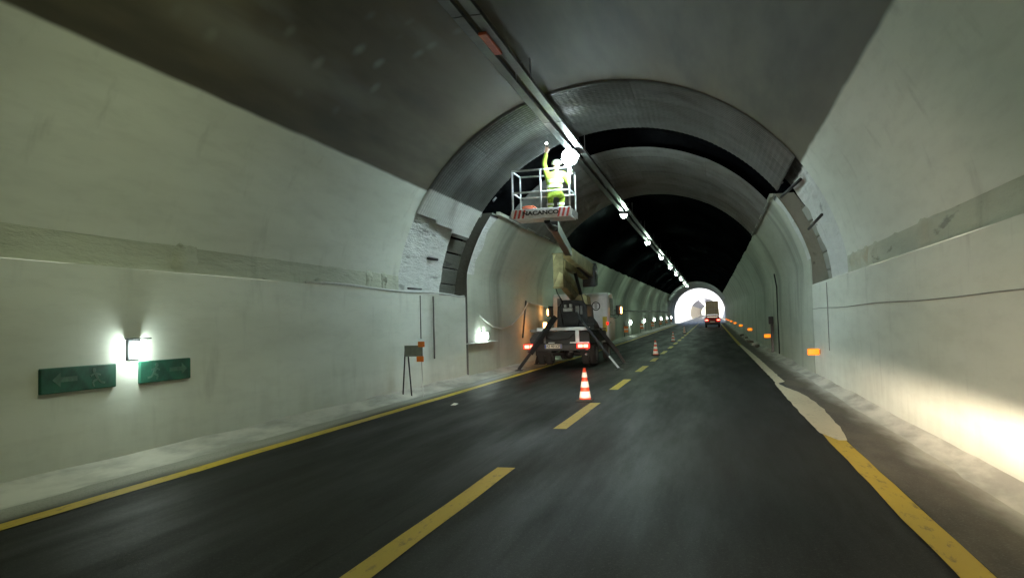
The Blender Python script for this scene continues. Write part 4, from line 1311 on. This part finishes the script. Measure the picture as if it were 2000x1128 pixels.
# local: z up from the basket floor, facing away from the viewer (+y)
J = dict(hip=(0.02, -0.10, 0.56), waist=(0.03, -0.02, 0.72), chest=(0.03, 0.07, 0.90), neck=(0.05, 0.12, 1.05), head0=(0.055, 0.14, 1.12), head=(0.06, 0.16, 1.20), top=(0.06, 0.15, 1.28),
         lh=(-0.09, -0.08, 0.53), lk=(-0.13, 0.26, 0.50), la=(-0.11, 0.03, 0.09), lt=(-0.12, 0.18, 0.04),
         rh=(0.12, -0.08, 0.53), rk=(0.15, 0.26, 0.49), ra=(0.14, 0.03, 0.09), rt=(0.15, 0.18, 0.04),
         ls=(-0.16, 0.07, 0.99), le=(-0.23, 0.09, 1.28), lw=(-0.17, 0.12, 1.53), lp=(-0.16, 0.12, 1.61),
         rs=(0.23, 0.07, 0.98), re=(0.33, 0.16, 0.76), rw=(0.30, 0.34, 0.92), rp=(0.30, 0.36, 1.0))
nmz = list(J)
ix = {n_: i for i, n_ in enumerate(nmz)}
E_ = [('hip', 'waist'), ('waist', 'chest'), ('chest', 'neck'), ('neck', 'head0'), ('head0', 'head'), ('head', 'top'), ('hip', 'lh'), ('lh', 'lk'), ('lk', 'la'), ('la', 'lt'), ('hip', 'rh'), ('rh', 'rk'), ('rk', 'ra'), ('ra', 'rt'),
      ('chest', 'ls'), ('ls', 'le'), ('le', 'lw'), ('lw', 'lp'), ('chest', 'rs'), ('rs', 're'), ('re', 'rw'), ('rw', 'rp')]
rad = dict(hip=(0.15, 0.11), waist=(0.14, 0.10), chest=(0.17, 0.11), neck=0.055, head0=0.065, head=(0.078, 0.095), top=0.06, lh=0.085, lk=0.06, la=0.042, lt=0.04, rh=0.085, rk=0.06, ra=0.042, rt=0.04,
           ls=0.06, le=0.042, lw=0.03, lp=0.035, rs=0.06, re=0.042, rw=0.03, rp=0.035)
skin_body('body', [J[n_] for n_ in nmz], [(ix[a], ix[b_]) for a, b_ in E_], [rad[n_] for n_ in nmz], M['skin'], W, 0)


def sub(name, keys, edges, scale, mat, root=0, over=None):
    pts = [(over or {}).get(k_, J[k_]) for k_ in keys]
    ii = {k_: i for i, k_ in enumerate(keys)}
    rr = []
    for k_ in keys:
        v_ = rad[k_]
        rr.append(tuple(x * scale + 0.012 for x in v_) if isinstance(v_, tuple) else v_ * scale + 0.012)
    return skin_body(name, pts, [(ii[a], ii[b_]) for a, b_ in edges], rr, mat, W, root)


tr = sub('trousers', ['hip', 'waist', 'lh', 'lk', 'la', 'rh', 'rk', 'ra'], [('hip', 'waist'), ('hip', 'lh'), ('lh', 'lk'), ('lk', 'la'), ('hip', 'rh'), ('rh', 'rk'), ('rk', 'ra')], 1.10, M['hivis'])
jk = sub('jacket', ['hip', 'waist', 'chest', 'neck', 'ls', 'le', 'lw', 'rs', 're', 'rw'], [('hip', 'waist'), ('waist', 'chest'), ('chest', 'neck'), ('chest', 'ls'), ('ls', 'le'), ('le', 'lw'), ('chest', 'rs'), ('rs', 're'), ('re', 'rw')], 1.20, M['hivis'])
vt = jk


def band(c, rx, ry, h, parent, tilt=0.0):
    q = MB()
    V, F = [], []
    n = 20
    for zz in (-h / 2, h / 2):
        for i in range(n):
            a = 2 * PI * i / n
            V.append((c[0] + rx * math.cos(a), c[1] + ry * math.sin(a), c[2] + zz + tilt * math.cos(a)))
    F = [(i, (i + 1) % n, n + (i + 1) % n, n + i) for i in range(n)]
    return q.add(V, F).build('reflective_band', M['reflex'], parent, True)


band((0.025, -0.04, 0.68), 0.196, 0.155, 0.06, jk)
band((0.03, 0.03, 0.82), 0.205, 0.165, 0.06, jk)
for s_, c_ in ((-1, 'l'), (1, 'r')):
    kx, ky, kz = J[c_ + 'a']
    band((kx, ky + 0.04, 0.20), 0.082, 0.082, 0.05, tr)
    band((kx, ky + 0.08, 0.30), 0.086, 0.086, 0.05, tr)
    MB().box((kx, ky + 0.06, 0.055), (0.10, 0.29, 0.11)).build('boot', M['boot'], W, 'auto', 0.035, 3)
hc = (J['head'][0], J['head'][1], J['head'][2] + 0.035)
hm = MB().lathe([(0.128, 0.0), (0.126, 0.03), (0.112, 0.075), (0.08, 0.112), (0.03, 0.128)], 22).add([(0.10 * math.cos(a), 0.11 + 0.09 * math.sin(a), 0.004) for a in [PI * i / 10 for i in range(11)]], [tuple(range(11))]).build('helmet', M['helmet'], W, 'auto', 0, 2, hc)
hm.rotation_euler = (0.15, 0, 0.1)
q = MB().tube([(0, 0, -0.07), (0, 0, 0.03), (0, 0, 0.05), (0, 0, 0.09)], [0.016, 0.016, 0.03, 0.032], 10).build('hand_torch', M['black'], None, 'auto', 0, 2, (-3.42 - 0.145, 16.74 + 0.075, 3.936 + 1.68))
q.rotation_euler = (1.2, 0, 0.1)
tag(q, 'small lit hand torch held up above the lift basket', 'torch')
MB().lathe([(0.03, 0.091), (0.022, 0.105), (0.005, 0.11)], 10).build('lens', M['lamp_head'], q, True)
# gloved hands with separate fingers gripping the tray edge
for s_, c_ in ((-1, 'l'), (1, 'r')):
    wv = Vector(J[c_ + 'w'])
    pv = Vector(J[c_ + 'p'])
    up = (pv - wv).normalized()
    sd = Vector((1, 0, 0))
    q = MB().beam(wv, pv + up * 0.02, 0.085, 0.035, (0, 1, 0))
    for k in range(4):
        f0 = pv + sd * (-0.032 + 0.021 * k) + up * 0.015
        ln = (0.065, 0.078, 0.072, 0.055)[k]
        q.tube([f0, f0 + up * ln * 0.55 + Vector((0, -0.005, 0)), f0 + up * ln * 0.9 + Vector((0, -0.035, 0))], [0.010, 0.009, 0.007], 7)
    th = wv + sd * (-s_ * 0.035) + up * 0.03
    q.tube([th, th + sd * (-s_ * 0.03) + up * 0.03, th + sd * (-s_ * 0.03) + up * 0.06 + Vector((0, -0.02, 0))], [0.012, 0.010, 0.008], 7)
    q.build('hand', M['skin'], W, 'auto')


# ------------------------------------------------------------------ traffic beyond
CR = thing('red_car', 'dark red car with lit tail lamps driving ahead near the far mouth', 'car', (0.09, 92.0, zo(93) + 0.0))
b = MB()
side = [(0.0, 0.35), (0.02, 0.62), (0.05, 0.98), (0.30, 1.30), (0.55, 1.45), (1.6, 1.52), (2.5, 1.40), (3.2, 1.02), (4.1, 0.88), (4.3, 0.6), (4.3, 0.3)]
V, F = [], []
secs = [(-0.86, 0.86, 0), (-0.62, 0.62, 1)]
n = len(side)
for xm, k in ((-1, 0), (-0.96, 1), (0.96, 1), (1, 0)):
    for (yy, zz) in side:
        wd = 0.89 if zz < 1.0 else 0.89 - (zz - 1.0) * 0.42
        V.append((math.copysign(wd * (1.0 if k == 0 else 0.94), xm), yy, zz + (0.02 if k and zz > 0.9 else 0)))
for r_ in range(3):
    for i in range(n - 1):
        F.append((r_ * n + i, r_ * n + i + 1, (r_ + 1) * n + i + 1, (r_ + 1) * n + i))
    F.append((r_ * n, (r_ + 1) * n, (r_ + 1) * n + n - 1, r_ * n + n - 1))
F += [tuple(range(n)), tuple(range(4 * n - 1, 3 * n - 1, -1))]
body = b.add(V, F).build('body', M['car_red'], CR, 'auto', 0.03, 2)
MB().prism([(-0.70, 1.02), (0.70, 1.02), (0.60, 1.36), (-0.60, 1.36)], 'Y', -0.012, 0.012).build('rear_window', M['glass'], CR, False, 0, 2, (0, 0.20, 0)).rotation_euler = (0, 0, 0)
MB().bb((-0.88, -0.06, 0.30), (0.88, 0.06, 0.56)).build('rear_bumper', M['black'], CR, False, 0.03, 2)
MB().bb((-0.26, -0.03, 0.62), (0.26, -0.006, 0.74)).build('licence_plate', M['plate_white'], CR)
for sx in (-1, 1):
    MB().bb((sx * 0.46, -0.05, 0.78), (sx * 0.88, 0.02, 0.98)).build('tail_light', M['tail_red'], CR, 'auto', 0.02, 2)
    MB().bb((sx * 0.52, -0.07, 0.83), (sx * 0.82, -0.051, 0.93)).build('tail_light', M['tail_hot'], CR, 'auto', 0.008, 1)
    for yy in (0.85, 3.5):
        wheel(sx * 0.76, yy, 0.2, CR, 0.32, 0.32)
    MB().bb((sx * 0.86, 2.55, 0.98), (sx * 1.02, 2.65, 1.10)).build('mirror', M['car_red'], CR, False, 0.02, 2)
TR = thing('box_lorry', 'tall olive brown lorry leaving the tunnel ahead of the red car', 'lorry', (0.12, 154.0, zo(156)))
MB().bb((-1.25, 0, 1.05), (1.25, 9.0, 4.05)).build('cargo_box', M['tarp'], TR, False, 0.04, 2)
each(MB().bb((-0.02, -0.03, 1.1), (0.02, -0.002, 4.0)).bb((-1.2, -0.025, 2.4), (1.2, -0.002, 2.46)).bb((-0.5, -0.035, 1.1), (-0.46, -0.002, 4.0)).bb((0.46, -0.035, 1.1), (0.5, -0.002, 4.0)), 'door_bar', M['dark_steel'], TR)
MB().bb((-1.2, 0.0, 0.5), (1.2, 0.12, 0.66)).build('rear_bumper', M['black'], TR)
each(MB().bb((-0.45, 0.3, 0.75), (0.45, 10.5, 1.04)), 'chassis', M['black'], TR)
for sx in (-1, 1):
    MB().bb((sx * 0.85, -0.03, 0.7), (sx * 1.2, 0.02, 0.86)).build('tail_light', M['tail_red'], TR)
    for yy in (1.6, 2.9, 10.0):
        wheel(sx * 1.0, yy, 0.32, TR, 0.5, 0.5)
MB().bb((-1.2, 9.3, 0.7), (1.2, 11.2, 3.0)).build('cab', M['tarp'], TR, False, 0.08, 3)
